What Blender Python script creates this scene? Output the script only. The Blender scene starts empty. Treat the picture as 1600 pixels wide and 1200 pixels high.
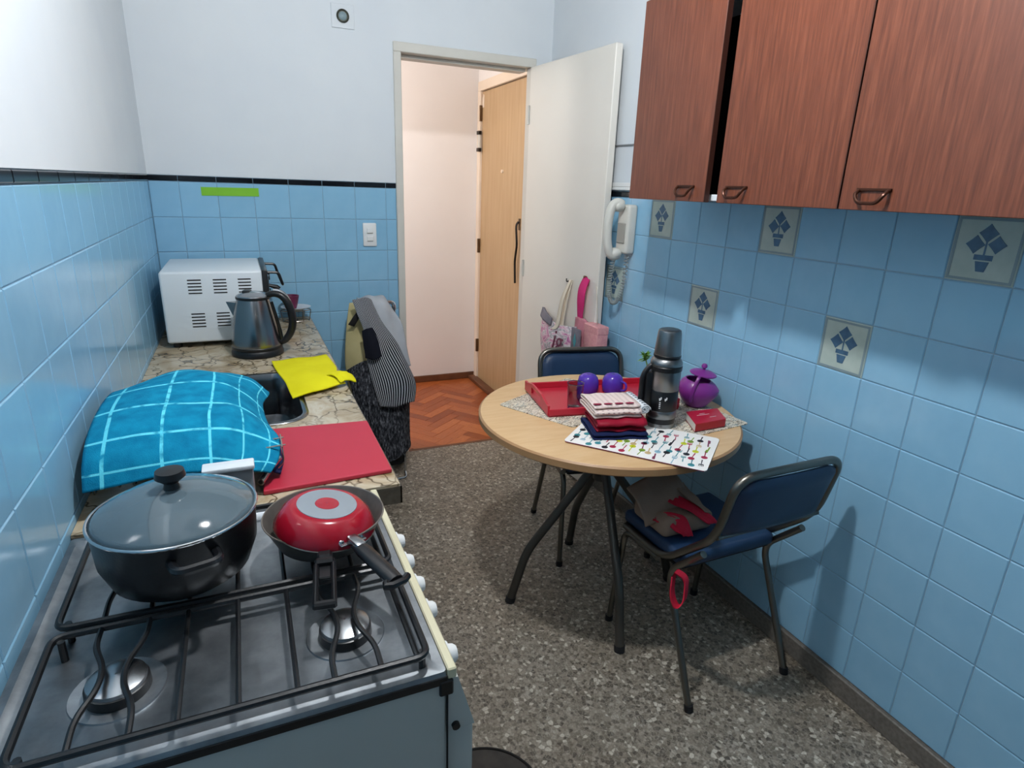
import bpy, bmesh, math, random
from mathutils import Vector, Matrix
random.seed(7)
S = bpy.context.scene
COL = S.collection
PI = math.pi

# ------------------------------------------------------------------ camera
cd = bpy.data.cameras.new('camera'); cam = bpy.data.objects.new('camera', cd); COL.objects.link(cam)
cam.location = (-0.538, -3.1084, 1.4409)
cam.rotation_euler = (1.2572, -0.0341, -0.4091)
cd.sensor_fit = 'HORIZONTAL'; cd.sensor_width = 36; cd.lens = 945.55 / 1600 * 36
cd.clip_start = 0.02
S.camera = cam
# ------------------------------------------------------------------ world, exposure
w = bpy.data.worlds.new('world'); S.world = w; w.use_nodes = True
w.node_tree.nodes['Background'].inputs[0].default_value = (0.55, 0.65, 0.8, 1)
w.node_tree.nodes['Background'].inputs[1].default_value = 0.05
S.view_settings.view_transform = 'Standard'; S.view_settings.look = 'None'
S.view_settings.gamma = 1; S.view_settings.use_curve_mapping = False
S.view_settings.exposure = 0.0
LAMP_K = 820.0      # kitchen lamp emission
LAMP_H = 124.0       # hall lamp emission
LAMP_POS = (-0.10, -2.05, 2.42)
HALL_POS = (-0.40, 0.60, 1.98)

# ------------------------------------------------------------------ materials
def lin(h):
    h = h.lstrip('#'); v = [int(h[i:i+2], 16) / 255 for i in (0, 2, 4)]
    return tuple((c / 12.92 if c <= .04045 else ((c + .055) / 1.055) ** 2.4) for c in v) + (1,)
class Mat:
    def __init__(s, name, col='#808080', rough=.5, metal=0, spec=.5):
        s.m = bpy.data.materials.new(name); s.m.use_nodes = True
        s.nt = s.m.node_tree; s.b = s.nt.nodes['Principled BSDF']
        s.set('Base Color', lin(col) if isinstance(col, str) else col)
        s.set('Roughness', rough); s.set('Metallic', metal); s.set('Specular IOR Level', spec)
    def set(s, k, v): s.b.inputs[k].default_value = v
    def n(s, t, **kw):
        x = s.nt.nodes.new(t)
        for k, v in kw.items(): setattr(x, k, v)
        return x
    def l(s, a, b): s.nt.links.new(a, b)
    def coord(s, kind='Object', scale=(1, 1, 1), rot=(0, 0, 0)):
        t = s.n('ShaderNodeTexCoord'); mp = s.n('ShaderNodeMapping')
        mp.inputs['Scale'].default_value = scale; mp.inputs['Rotation'].default_value = rot
        s.l(t.outputs[kind], mp.inputs[0]); return mp.outputs[0]
    def noise(s, co, scale, detail=3, rough=.5, dist=0):
        x = s.n('ShaderNodeTexNoise'); x.inputs['Scale'].default_value = scale
        x.inputs['Detail'].default_value = detail; x.inputs['Roughness'].default_value = rough
        x.inputs['Distortion'].default_value = dist
        if co: s.l(co, x.inputs['Vector'])
        return x.outputs['Fac']
    def voro(s, co, scale, feature='F1', out='Distance'):
        x = s.n('ShaderNodeTexVoronoi'); x.feature = feature; x.inputs['Scale'].default_value = scale
        s.l(co, x.inputs['Vector']); return x.outputs[out]
    def ramp(s, fac, stops, interp='LINEAR'):
        r = s.n('ShaderNodeValToRGB'); r.color_ramp.interpolation = interp
        e = r.color_ramp.elements
        while len(e) < len(stops): e.new(.5)
        for i, (p, c) in enumerate(stops):
            e[i].position = p; e[i].color = lin(c) if isinstance(c, str) else c
        s.l(fac, r.inputs[0]); return r.outputs[0]
    def mix(s, fac, a, b, mode='MIX'):
        x = s.n('ShaderNodeMix', data_type='RGBA', blend_type=mode)
        for k, v in ((0, fac), (6, a), (7, b)):
            if isinstance(v, (int, float)): x.inputs[k].default_value = v
            elif isinstance(v, str): x.inputs[k].default_value = lin(v)
            elif isinstance(v, tuple): x.inputs[k].default_value = v
            else: s.l(v, x.inputs[k])
        return x.outputs[2]
    def math(s, op, a, b=0.0):
        x = s.n('ShaderNodeMath', operation=op)
        for k, v in ((0, a), (1, b)):
            if isinstance(v, (int, float)): x.inputs[k].default_value = v
            else: s.l(v, x.inputs[k])
        return x.outputs[0]
    def col(s, c): s.l(c, s.b.inputs['Base Color']); return s
    def bump(s, h, strength=.2, dist=.002):
        x = s.n('ShaderNodeBump'); x.inputs['Strength'].default_value = strength; x.inputs['Distance'].default_value = dist
        s.l(h, x.inputs['Height']); s.l(x.outputs[0], s.b.inputs['Normal']); return s
    def rnd(s):
        return s.n('ShaderNodeObjectInfo').outputs['Random']

def mottled(name, c1, c2, scale=6, rough=.5, metal=0, bump=0, bs=60, spec=.5, detail=3):
    m = Mat(name, c1, rough, metal, spec); co = m.coord()
    m.col(m.ramp(m.noise(co, scale, detail), [(.3, c1), (.7, c2)]))
    if bump: m.bump(m.noise(co, bs, 4), bump)
    return m
M = {}
def mk(k, x): M[k] = x.m; return x
mk('plaster', mottled('plaster_white', '#d3d9de', '#dadfe2', 3, .75, bump=.12, bs=35))
mk('plaster_hall', mottled('plaster_hall', '#efe9e6', '#f3eeeb', 2, .7, bump=.1, bs=35))
mk('ceil', mottled('ceiling_white', '#c2c6c8', '#c8cbcd', 3, .85))
m = Mat('blue_tile', '#6f9fc0', .16, spec=.6)
co = m.coord(); base = m.ramp(m.rnd(), [(0, '#83b6d4'), (.5, '#89bbd9'), (1, '#7eb0cf')])
m.col(m.mix(m.noise(co, 14, 2), base, '#92c1dc')); m.bump(m.noise(co, 9, 2), .08, .004); mk('tile', m)
mk('absorber_glass', Mat('absorber_glass', '#0a0d12', .05)); mk('grout', mottled('tile_grout', '#7f9fb5', '#8eacc0', 20, .8))  # near-black glass for the added window panes, absorbs bounce light
m = mottled('decor_tile', '#a9b9b2', '#b5c3bb', 25, .2); mk('decor', m)
mk('decor_edge', Mat('decor_border', '#7f949a', .3))
mk('decor_blue', mottled('decor_motif_blue', '#41607d', '#4d6f8b', 60, .25))
mk('black_tile', Mat('black_trim_tile', '#12161c', .12))
# terrazzo
m = Mat('terrazzo', '#80786c', .42); co = m.coord()
cellc = m.voro(co, 85, 'F1', 'Color'); sep = m.n('ShaderNodeSeparateColor'); m.l(cellc, sep.inputs[0])
base = m.ramp(sep.outputs[0], [(0, '#4a443c'), (.25, '#736c60'), (.55, '#958d80'), (.8, '#aba497'), (.92, '#d6d0c2'), (1, '#e6e2d6')], 'CONSTANT')
edge = m.voro(co, 85, 'DISTANCE_TO_EDGE'); em = m.ramp(edge, [(.02, '#ffffff'), (.09, '#000000')])
c2 = m.mix(em, base, '#8b8377')
fine = m.voro(co, 210, 'F1', 'Color'); sp2 = m.n('ShaderNodeSeparateColor'); m.l(fine, sp2.inputs[0])
fm = m.ramp(sp2.outputs[1], [(0, '#4f483f'), (.4, '#857c70'), (.8, '#a39b8e'), (1, '#cfc9bb')])
c3 = m.mix(.3, c2, fm); st = m.ramp(m.noise(co, 2.2, 4), [(.3, '#e2dcd4'), (.7, '#ffffff')])
m.col(m.mix(1.0, c3, st, 'MULTIPLY')); m.bump(edge, .05, .001); mk('terrazzo', m)
# parquet block
m = Mat('parquet', '#8a4d2a', .35); co = m.coord(scale=(6, 60, 6))
g = m.ramp(m.noise(co, 3, 5, .6), [(.3, '#a05c35'), (.7, '#c98350')])
rc = m.ramp(m.rnd(), [(0, '#b98a6c'), (.5, '#e6c4a6'), (1, '#ffe9d2')])
m.col(m.mix(1.0, g, rc, 'MULTIPLY')); mk('parquet', m)
mk('parquet_base', Mat('parquet_underlay', '#4a2815', .7))
mk('skirting', mottled('dark_wood_skirting', '#5c3722', '#744a30', 12, .5))
mk('skirt_tile', mottled('terrazzo_skirting', '#5f5a52', '#77716a', 90, .5))
m = mottled('door_paint', '#ddd8ce', '#e2ded5', 2, .45, bump=.05, bs=20); mk('doorpaint', m)
mk('frame_paint', mottled('frame_paint', '#c9c6bd', '#d3d0c7', 5, .45))
m = Mat('entrance_door', '#cda878', .45); co = m.coord(scale=(8, 8, .7))
m.col(m.ramp(m.noise(co, 4, 4), [(.3, '#bd9b72'), (.7, '#c8a981')])); mk('entdoor', m)
mk('peach', mottled('peach_paint', '#efdcc6', '#f3e2cf', 4, .6))
mk('brass', Mat('dull_brass', '#6f5a44', .35, .8)); mk('dark_metal', Mat('dark_metal', '#2c2622', .4, .7))
m = Mat('cab_wood', '#7b4630', .33); co = m.coord(scale=(26, 26, 1.3))
g = m.ramp(m.noise(co, 5, 6, .65), [(.30, '#4e2718'), (.5, '#6b3a27'), (.72, '#864e36')])
co2 = m.coord(scale=(3, 3, .5)); m.col(m.mix(.25, g, m.ramp(m.noise(co2, 3, 3), [(.3, '#5c3122'), (.7, '#784432')]))); mk('cabwood', m)
mk('cab_edge', Mat('cabinet_edge', '#3b1d14', .5)); mk('cab_in', Mat('cabinet_inside', '#1c120e', .8))
mk('bronze', Mat('bronze_handle', '#4a2a1c', .3, .6))
m = Mat('marble_counter', '#b7a68c', .2); co = m.coord()
cr = m.voro(m.coord(scale=(1, .55, 1)), 13, 'DISTANCE_TO_EDGE')
nz = m.noise(co, 7, 5, .6, 1.2)
base = m.ramp(nz, [(.28, '#8a734f'), (.44, '#b3a184'), (.58, '#c4b79f'), (.75, '#9c8256')])
dist = m.n('ShaderNodeVectorMath', operation='ADD')
nt = m.n('ShaderNodeTexNoise'); nt.inputs['Scale'].default_value = 9; nt.inputs['Detail'].default_value = 3
sc = m.n('ShaderNodeVectorMath', operation='SCALE'); sc.inputs['Scale'].default_value = .16
m.l(nt.outputs['Color'], sc.inputs[0]); m.l(co, nt.inputs['Vector'])
m.l(m.coord(scale=(1, .6, 1)), dist.inputs[0]); m.l(sc.outputs[0], dist.inputs[1])
vn = m.n('ShaderNodeTexVoronoi'); vn.feature = 'DISTANCE_TO_EDGE'; vn.inputs['Scale'].default_value = 13; m.l(dist.outputs[0], vn.inputs['Vector'])
vein = m.ramp(vn.outputs['Distance'], [(.006, '#ffffff'), (.05, '#000000')])
vein = m.math('MULTIPLY', vein, m.ramp(m.noise(co, 6, 2), [(.30, '#303030'), (.52, '#ffffff')]))
m.col(m.mix(vein, base, '#5a4a34')); mk('marble', m)
mk('counter_edge', mottled('counter_edge', '#4a4238', '#6a6052', 40, .35))
mk('steel', Mat('stainless_steel', '#a3a6a9', .26, 1)); mk('sinksteel', Mat('sink_steel', '#7e8184', .2, 1)); 
m = Mat('brushed_steel', '#a9adb0', .3, 1); co = m.coord(scale=(1, 1, 1))
m.col(m.ramp(m.noise(co, 11, 5, .6), [(.3, '#7b8084'), (.7, '#aeb3b7')])); m.l(m.math('ADD', m.math('MULTIPLY', m.noise(co, 20, 4), .22), .34), m.b.inputs['Roughness']); mk('hob', m)
mk('kettle_steel', Mat('kettle_steel', '#8e8f90', .22, 1)); mk('chrome', Mat('chrome', '#c8cacc', .14, 1)); mk('tube', Mat('tube_grey', '#77746d', .3, 1))
mk('tabletube', Mat('table_tube', '#55524d', .4, .6))
mk('wire', Mat('wire_steel', '#b5aaa0', .25, 1))
mk('castiron', mottled('black_enamel', '#0d0e10', '#17191c', 40, .35, bump=.1, bs=200))
mk('stove_side', mottled('stove_enamel_grey', '#b5b8b3', '#bcbfba', 2, .5))
mk('stove_cream', mottled('stove_cream', '#cdc6a6', '#d9d3b6', 8, .45))
mk('white_plastic', Mat('white_plastic', '#e3e5e4', .35)); mk('white_metal', mottled('white_enamel', '#d6dde1', '#dce2e5', 4, .4))
mk('black', Mat('black_plastic', '#101114', .35)); mk('black_matte', Mat('black_matte', '#0c0c0d', .75))
mk('grey_plastic', Mat('grey_plastic', '#83878a', .4))
mk('pan_in', mottled('pan_nonstick_grey', '#4c4844', '#57534e', 60, .5)); mk('pan_rim', Mat('pan_rim', '#9b9186', .3, .8))
mk('pan_red', Mat('pan_red', '#9e1226', .18)); mk('pan_disc', Mat('pan_disc_aluminium', '#b9c2ca', .42, 1))
m = Mat('pot_glass', '#7f95a0', .08); m.set('Transmission Weight', .6); m.set('Alpha', 1); mk('potglass', m)
m = Mat('clear_glass', '#cdd6d6', .03); m.set('Transmission Weight', 1.0); m.set('IOR', 1.5); mk('glass', m)
mk('red_board', mottled('red_board', '#b5263b', '#bb2b41', 8, .45)); 
mk('tray_red', Mat('tray_red', '#bd2338', .35)); mk('tray_side', Mat('tray_cut', '#d8a58e', .5))
def fabric(name, c1, c2, bs=300, rough=.9, **k):
    x = mottled(name, c1, c2, 9, rough, bump=.35, bs=bs, spec=.2); return x
mk('yellow', fabric('yellow_cloth', '#d8cd12', '#e3da1e'))
m = Mat('turquoise_towel', '#1496bf', .95, spec=.1); co = m.coord('UV')
sx = m.n('ShaderNodeSeparateXYZ'); m.l(co, sx.inputs[0])
def grid_lines(m, out, freq, wd, off=0.0):
    a = m.math('MULTIPLY', out, freq); a = m.math('ADD', a, off); a = m.math('FRACT', a); a = m.math('SUBTRACT', a, .5); a = m.math('ABSOLUTE', a)
    return m.math('LESS_THAN', a, wd)
nzc = m.noise(m.coord(), 5, 2)
lx = grid_lines(m, m.math('ADD', sx.outputs[0], m.math('MULTIPLY', nzc, .03)), 5, .035); ly = grid_lines(m, m.math('ADD', sx.outputs[1], m.math('MULTIPLY', nzc, .03)), 6, .035)
br = m.math('MULTIPLY', m.math('MAXIMUM', lx, ly), m.ramp(m.noise(m.coord(), 40, 2), [(.3, '#404040'), (.5, '#ffffff')]))
m.col(m.mix(br, m.ramp(m.noise(m.coord(), 30, 4), [(.3, '#0d7298'), (.7, '#168fb5')]), '#63d6ea'))
m.bump(m.noise(m.coord(), 500, 3), .5); mk('turq', m)
m = Mat('striped_cloth', '#20232a', .9, spec=.1); sx = m.n('ShaderNodeSeparateXYZ'); m.l(m.coord('UV'), sx.inputs[0])
a = m.math('FRACT', m.math('MULTIPLY', sx.outputs[0], 19)); m.col(m.mix(m.math('LESS_THAN', a, .38), '#17191f', '#b7bac0')); mk('stripe', m)
m = Mat('tweed_cloth', '#303236', .95, spec=.1); co = m.coord(scale=(150, 150, 40))
m.col(m.ramp(m.noise(co, 1, 4, .7), [(.42, '#1d1e22'), (.56, '#4a4c52'), (.7, '#8d9096')])); m.bump(m.noise(co, 1, 3), .5); mk('tweed', m)
mk('greycloth', fabric('grey_cloth', '#a9adb3', '#b9bdc2')); mk('beige', fabric('beige_cloth', '#b3a778', '#c0b587')); mk('navy_fabric', fabric('navy_fabric', '#12141d', '#1a1d28'))
m = Mat('table_laminate', '#d6b183', .38); co = m.coord(scale=(2.5, 14, 2)); m.col(m.ramp(m.noise(co, 4, 5), [(.3, '#d3ac7c'), (.7, '#dcb98c')])); mk('laminate', m)
mk('table_edge', mottled('table_edge', '#a57c53', '#b08860', 9, .45))
mk('vinyl', mottled('blue_vinyl', '#17304f', '#1c3757', 7, .42, bump=.1, bs=150)); mk('rubber', Mat('rubber_foot', '#17171a', .7))
mk('purple_cup', Mat('purple_cup', '#5233a8', .2)); mk('purple_pot', mottled('purple_pot', '#7d2b85', '#86318f', 7, .32))
mk('thermos_steel', Mat('thermos_steel', '#8d8f90', .3, 1)); mk('label_white', Mat('print_white', '#d8d8d8', .5))
m = Mat('word_mat', '#d8cfc0', .6); co = m.coord('UV', scale=(3.2, 8, 1))
wv = m.noise(co, 2.6, 3, .6, 2.2); lm = m.ramp(wv, [(.46, '#000000'), (.47, '#ffffff'), (.53, '#ffffff'), (.54, '#000000')])
ink = m.ramp(m.noise(m.coord('UV'), 7, 2), [(.42, '#40382f'), (.5, '#8d7c66'), (.58, '#6f7f80')])
m.col(m.mix(lm, m.ramp(m.noise(m.coord('UV'), 5, 2), [(.35, '#d9cdb6'), (.65, '#e4dccd')]), ink)); mk('wordmat', m)
mk('mat_white', mottled('placemat_white', '#ece9e4', '#f1efeb', 6, .5))
for k, c in dict(u_black='#23262c', u_green='#7e9f35', u_lime='#c9cf28', u_teal='#3c8d96', u_red='#a8284a', u_plum='#7a2f4c', u_orange='#c7ad7d', u_sky='#8db4c4').items(): mk(k, Mat('print_' + k[2:], c, .5))
m = Mat('pink_knit', '#e3cdc8', .9, spec=.1); sx = m.n('ShaderNodeSeparateXYZ'); co = m.coord('UV'); m.l(co, sx.inputs[0])
d1 = grid_lines(m, sx.outputs[0], 9, .2); d2 = grid_lines(m, sx.outputs[1], 22, .14)
m.col(m.mix(m.math('MULTIPLY', m.math('MULTIPLY', d1, d2), .75), '#e6d3cc', '#8a6a72')); m.bump(m.noise(m.coord(), 250, 3), .6); mk('pinkknit', m)
mk('knit_red', fabric('knit_red', '#8c2740', '#96304a')); 
m = fabric('red_cloth', '#8a1029', '#9a1630', rough=.5); mk('redcloth', m)
mk('bluecloth', fabric('blue_cloth', '#151e42', '#1d2850'))
m = Mat('dotted_cloth', '#dfe3e6', .9); sx = m.n('ShaderNodeSeparateXYZ'); m.l(m.coord('UV'), sx.inputs[0])
m.col(m.mix(m.math('MULTIPLY', grid_lines(m, sx.outputs[0], 8, .22), grid_lines(m, sx.outputs[1], 5, .12)), '#dde2e6', '#27364a')); mk('dotted', m)
mk('red_box', Mat('red_box', '#b5182c', .3)); mk('paper', Mat('paper_white', '#d9d5cd', .7)); mk('leaf', mottled('leaf_green', '#4b7a24', '#6d9c35', 30, .5))
m = Mat('floral_bag', '#c8a3b4', .8); co = m.coord('UV'); n1 = m.noise(m.coord('UV', scale=(1, 1.2, 1)), 3.2, 3, .55, 3)
m.col(m.ramp(n1, [(.3, '#b0628f'), (.42, '#d7a2ba'), (.5, '#dcd8d6'), (.57, '#8f8a92'), (.64, '#d9c6cc'), (.8, '#b86f98')])); mk('floral', m)
mk('bag_zip', fabric('grey_zip', '#6a6670', '#86828a')); mk('pink', fabric('pink_fabric', '#c22a68', '#d03a78')); mk('cream_strap', fabric('cream_strap', '#d8cdb8', '#e0d6c4'))
m = mottled('pink_sequin', '#d58d95', '#e3a7a6', 90, .5); mk('sequin', m); mk('rose', mottled('rose_fabric', '#b5707c', '#c88490', 18, .8))
mk('phone', mottled('phone_ivory', '#c9c8bf', '#d1d0c8', 5, .4)); mk('phone_cord', Mat('phone_cord', '#8f9797', .5)); mk('phone_dark', Mat('phone_key', '#9b9a92', .5))
mk('green_tape', mottled('green_tape', '#76b81e', '#7fc226', 9, .5)); mk('vent_dark', mottled('vent_dark', '#3c3d36', '#5a5b50', 30, .4, .5))
mk('kraft', fabric('kraft_paper', '#8a7566', '#9a8576', bs=80)); mk('redribbon', fabric('red_ribbon', '#b81d36', '#c6263f', rough=.6))
mk('mat_dark', mottled('dark_mat', '#34302c', '#423d38', 30, .85, bump=.3)); mk('plate', Mat('plate_white', '#c9ced3', .3)); mk('maroon', mottled('maroon_plastic', '#5c1a3c', '#74264c', 30, .4))
m = Mat('yellow_label', '#c9b83a', .5); mk('ylabel', m)
def emis(name, col, st):
    m = bpy.data.materials.new(name); m.use_nodes = True; nt = m.node_tree
    nt.nodes.remove(nt.nodes['Principled BSDF']); e = nt.nodes.new('ShaderNodeEmission')
    e.inputs[0].default_value = col; e.inputs[1].default_value = st
    nt.links.new(e.outputs[0], nt.nodes['Material Output'].inputs[0]); return m
M['bulb'] = emis('bulb_cool', (0.96, 0.98, 1.0, 1), LAMP_K); M['bulb_h'] = emis('bulb_warm', (1.0, .95, .90, 1), LAMP_H)

# ------------------------------------------------------------------ mesh helpers
class MB:
    def __init__(s): s.v = []; s.f = []; s.uv = {}
    def add(s, vs, fs):
        o = len(s.v); s.v += [tuple(p) for p in vs]; s.f += [tuple(i + o for i in f) for f in fs]; return o
    def box(s, lo, hi, bev=0, seg=1):
        bm = bmesh.new(); bmesh.ops.create_cube(bm, size=1)
        for v in bm.verts: v.co = Vector([lo[i] + (v.co[i] + .5) * (hi[i] - lo[i]) for i in range(3)])
        if bev: bmesh.ops.bevel(bm, geom=bm.edges[:], offset=bev, segments=seg, affect='EDGES', profile=.5)
        bm.verts.index_update(); s.add([v.co[:] for v in bm.verts], [[v.index for v in f.verts] for f in bm.faces]); bm.free(); return s
    def tube(s, pts, r, n=10, closed=False, cap=True):
        P = [Vector(p) for p in pts]; k = len(P); R = r if isinstance(r, (list, tuple)) else [r] * k
        T = []
        for i in range(k):
            a = P[(i - 1) % k] if (closed or i > 0) else P[i]; b = P[(i + 1) % k] if (closed or i < k - 1) else P[i]
            t = b - a; T.append(t.normalized() if t.length > 1e-9 else Vector((0, 0, 1)))
        up = Vector((0, 0, 1)) if abs(T[0].z) < .9 else Vector((1, 0, 0)); x = T[0].cross(up).normalized(); vs = []
        for i in range(k):
            x = (x - T[i] * x.dot(T[i])); x = x.normalized() if x.length > 1e-6 else T[i].orthogonal().normalized(); y = T[i].cross(x)
            vs += [P[i] + (x * math.cos(2 * PI * j / n) + y * math.sin(2 * PI * j / n)) * R[i] for j in range(n)]
        fs = []
        for i in range(k if closed else k - 1):
            for j in range(n):
                a = i * n + j; b = i * n + (j + 1) % n; c = ((i + 1) % k) * n + (j + 1) % n; d = ((i + 1) % k) * n + j
                fs.append((a, b, c, d))
        if cap and not closed: fs += [tuple(range(n))[::-1], tuple(range((k - 1) * n, k * n))]
        s.add(vs, fs); return s
    def lathe(s, prof, n=32, c=(0, 0, 0), cap=True, sx=1, sy=1):
        vs = []; k = len(prof)
        for r, z in prof: vs += [(c[0] + sx * r * math.cos(2 * PI * j / n), c[1] + sy * r * math.sin(2 * PI * j / n), c[2] + z) for j in range(n)]
        fs = [(i * n + j, i * n + (j + 1) % n, (i + 1) * n + (j + 1) % n, (i + 1) * n + j) for i in range(k - 1) for j in range(n)]
        if cap: fs += [tuple(range(n))[::-1], tuple(range((k - 1) * n, k * n))]
        s.add(vs, fs); return s
    def prism(s, poly, z0, z1):
        n = len(poly); vs = [(x, y, z0) for x, y in poly] + [(x, y, z1) for x, y in poly]
        fs = [tuple(range(n))[::-1], tuple(range(n, 2 * n))] + [(i, (i + 1) % n, n + (i + 1) % n, n + i) for i in range(n)]
        s.add(vs, fs); return s
    def sphere(s, c, r, n=16, m=10, sc=(1, 1, 1)):
        prof = [(r * math.sin(PI * i / m) + 1e-5, -r * math.cos(PI * i / m)) for i in range(m + 1)]
        o = len(s.v); s.lathe(prof, n, (0, 0, 0))
        for i in range(o, len(s.v)): v = s.v[i]; s.v[i] = (c[0] + v[0] * sc[0], c[1] + v[1] * sc[1], c[2] + v[2] * sc[2])
        return s
    def xf(s, mat):
        s.v = [tuple(mat @ Vector(v)) for v in s.v]; return s
    def mesh(s, name, mat, smooth=35):
        me = bpy.data.meshes.new(name); me.from_pydata(s.v, [], s.f); me.validate()
        bm = bmesh.new(); bm.from_mesh(me); bmesh.ops.recalc_face_normals(bm, faces=bm.faces[:]); bm.to_mesh(me); bm.free()
        if mat: me.materials.append(M[mat])
        if smooth:
            me.shade_smooth(); me.set_sharp_from_angle(angle=math.radians(smooth))
        return me
    def build(s, name, mat, parent=None, smooth=35):
        o = bpy.data.objects.new(name, s.mesh(name, mat, smooth)); COL.objects.link(o)
        if parent: o.parent = parent
        return o
def tag(o, label, cat, group=None, kind=None):
    if label: o['label'] = label
    if cat: o['category'] = cat
    if group: o['group'] = group
    if kind: o['kind'] = kind
    return o
def thing(name, label, cat, loc=(0, 0, 0), rz=0, group=None):
    o = bpy.data.objects.new(name, None); COL.objects.link(o); o.empty_display_size = .05
    o.location = loc; o.rotation_euler = (0, 0, rz); return tag(o, label, cat, group)
def struct(o): o['kind'] = 'structure'; return o
def inst(name, me, parent, loc=(0, 0, 0), rz=0):
    o = bpy.data.objects.new(name, me); COL.objects.link(o); o.parent = parent; o.location = loc; o.rotation_euler = (0, 0, rz); return o
def bx(name, mat, lo, hi, parent=None, bev=.002, seg=1): return MB().box(lo, hi, bev, seg).build(name, mat, parent)
def arc(p0, p1, p2, n=6):
    """quadratic bend between p0 and p2 with control p1"""
    p0, p1, p2 = Vector(p0), Vector(p1), Vector(p2)
    return [p0 * (1 - t) ** 2 + p1 * 2 * t * (1 - t) + p2 * t * t for t in [i / n for i in range(n + 1)]]
def rpath(pts, rad, n=6, closed=False):
    """polyline with rounded corners"""
    P = [Vector(p) for p in pts]; out = []; k = len(P)
    for i in range(k):
        if not closed and i in (0, k - 1): out.append(P[i]); continue
        a, b, c = P[i - 1], P[i], P[(i + 1) % k]; d1 = min(rad, (a - b).length * .48); d2 = min(rad, (c - b).length * .48)
        out += arc(b + (a - b).normalized() * d1, b, b + (c - b).normalized() * d2, n)
    return out
def cr(P, t):
    n = len(P) - 1; i = min(int(t * n), n - 1); f = t * n - i
    p0 = P[max(i - 1, 0)]; p1 = P[i]; p2 = P[i + 1]; p3 = P[min(i + 2, n)]
    return .5 * ((2 * p1) + (p2 - p0) * f + (2 * p0 - 5 * p1 + 4 * p2 - p3) * f * f + (3 * p1 - p0 - 3 * p2 + p3) * f ** 3)
def cloth(name, mat, rows, nu=16, nv=16, th=.006, wob=.004, parent=None, seed=1, freq=18):
    """smooth sheet through a control grid, with thickness and uv"""
    rows = [[Vector(p) for p in r] for r in rows]; rg = random.Random(seed); ph = [rg.uniform(0, 6) for _ in range(4)]
    vs = []; fs = []; uvs = []
    for i in range(nv + 1):
        v = i / nv; ctrl = [cr([r[j] for r in rows], v) for j in range(len(rows[0]))]
        for j in range(nu + 1):
            u = j / nu; p = cr(ctrl, u)
            d = wob * (math.sin(u * freq + ph[0] + 3 * math.sin(v * 4 + ph[1])) + .6 * math.sin(v * freq * .8 + u * 5 + ph[2]))
            vs.append(p + Vector((d * .4, -d * .7, d))); uvs.append((u, v))
    for i in range(nv):
        for j in range(nu): a = i * (nu + 1) + j; fs.append((a, a + 1, a + nu + 2, a + nu + 1))
    me = bpy.data.meshes.new(name); me.from_pydata([tuple(p) for p in vs], [], fs); me.materials.append(M[mat])
    ul = me.uv_layers.new(name='UVMap')
    for lp in me.loops: ul.data[lp.index].uv = uvs[lp.vertex_index]
    me.shade_smooth()
    o = bpy.data.objects.new(name, me); COL.objects.link(o)
    if parent: o.parent = parent
    sd = o.modifiers.new('thickness', 'SOLIDIFY'); sd.thickness = th; sd.offset = 0
    return o
def slab_uv(name, mat, w, d, h, parent=None, rnd=.006):
    """flat rectangular sheet, rounded corners, uv 0..1 over the top"""
    poly = []
    for cx, cy, a0 in ((w / 2 - rnd, d / 2 - rnd, 0), (-w / 2 + rnd, d / 2 - rnd, 90), (-w / 2 + rnd, -d / 2 + rnd, 180), (w / 2 - rnd, -d / 2 + rnd, 270)):
        for k in range(5): a = math.radians(a0 + 22.5 * k); poly.append((cx + rnd * math.cos(a), cy + rnd * math.sin(a)))
    o = MB().prism(poly, 0, h).build(name, mat, parent); me = o.data; ul = me.uv_layers.new(name='UVMap')
    for lp in me.loops: c = me.vertices[lp.vertex_index].co; ul.data[lp.index].uv = (c.x / w + .5, c.y / d + .5)
    return o

# ------------------------------------------------------------------ dimensions
XR, XL, YN, ZC = 1.009, -.88, -4.3, 2.62      # right wall, left wall, wall behind the camera, ceiling
H, T = 1.4177, .15                             # top of the tiling, tile pitch
HALL_Y, HALL_X = 1.21, 1.06                    # hall far wall, hall right wall
ZK = .80                                       # counter height
ZT = .722                                      # table top

# ------------------------------------------------------------------ room shell
floor = struct(bx('floor', 'terrazzo', (XL - .1, YN, -.06), (XR + .1, 0.0, 0), bev=0))
struct(bx('ceiling', 'ceil', (XL - .1, YN, ZC), (XR + .1, .1, ZC + .08), bev=0))
TT = .008                                      # tile thickness; plaster face lies on the tile backs
DX0, DX1, DZ = .200, .905, 2.045               # door opening incl. frame
wb = MB(); wb.box((XL - .1, TT, 0), (DX0, .11, ZC)); wb.box((DX1, TT, 0), (HALL_X, .036, ZC)); wb.box((DX0, TT, DZ), (DX1, .11, ZC))
wall_back = struct(wb.build('wall_back', 'plaster'))
wall_right = struct(bx('wall_right', 'plaster', (XR + TT, YN, 0), (XR + .1, TT, ZC), bev=0))
wall_left = struct(bx('wall_left', 'plaster', (XL - .1, YN, 0), (XL - TT, TT, ZC), bev=0))
struct(bx('wall_front', 'grout', (XL - .1, YN - .1, 0), (XR + .1, YN, ZC), bev=0))
# plaster above the tiling is brought forward flush with the tiles
pf = MB(); pf.box((XL, 0.0, H + .026), (DX0, TT, ZC)); pf.box((DX0, 0, DZ), (DX1, TT, ZC)); pf.box((DX1, 0, H + .026), (XR, TT, ZC)); pf.build('plaster_face', 'plaster', wall_back)
MB().box((XR, YN, H + .026), (XR + TT, 0, ZC)).build('plaster_face', 'plaster', wall_right)
MB().box((XL - TT, YN, H + .026), (XL, 0, ZC)).build('plaster_face', 'plaster', wall_left)
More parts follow.
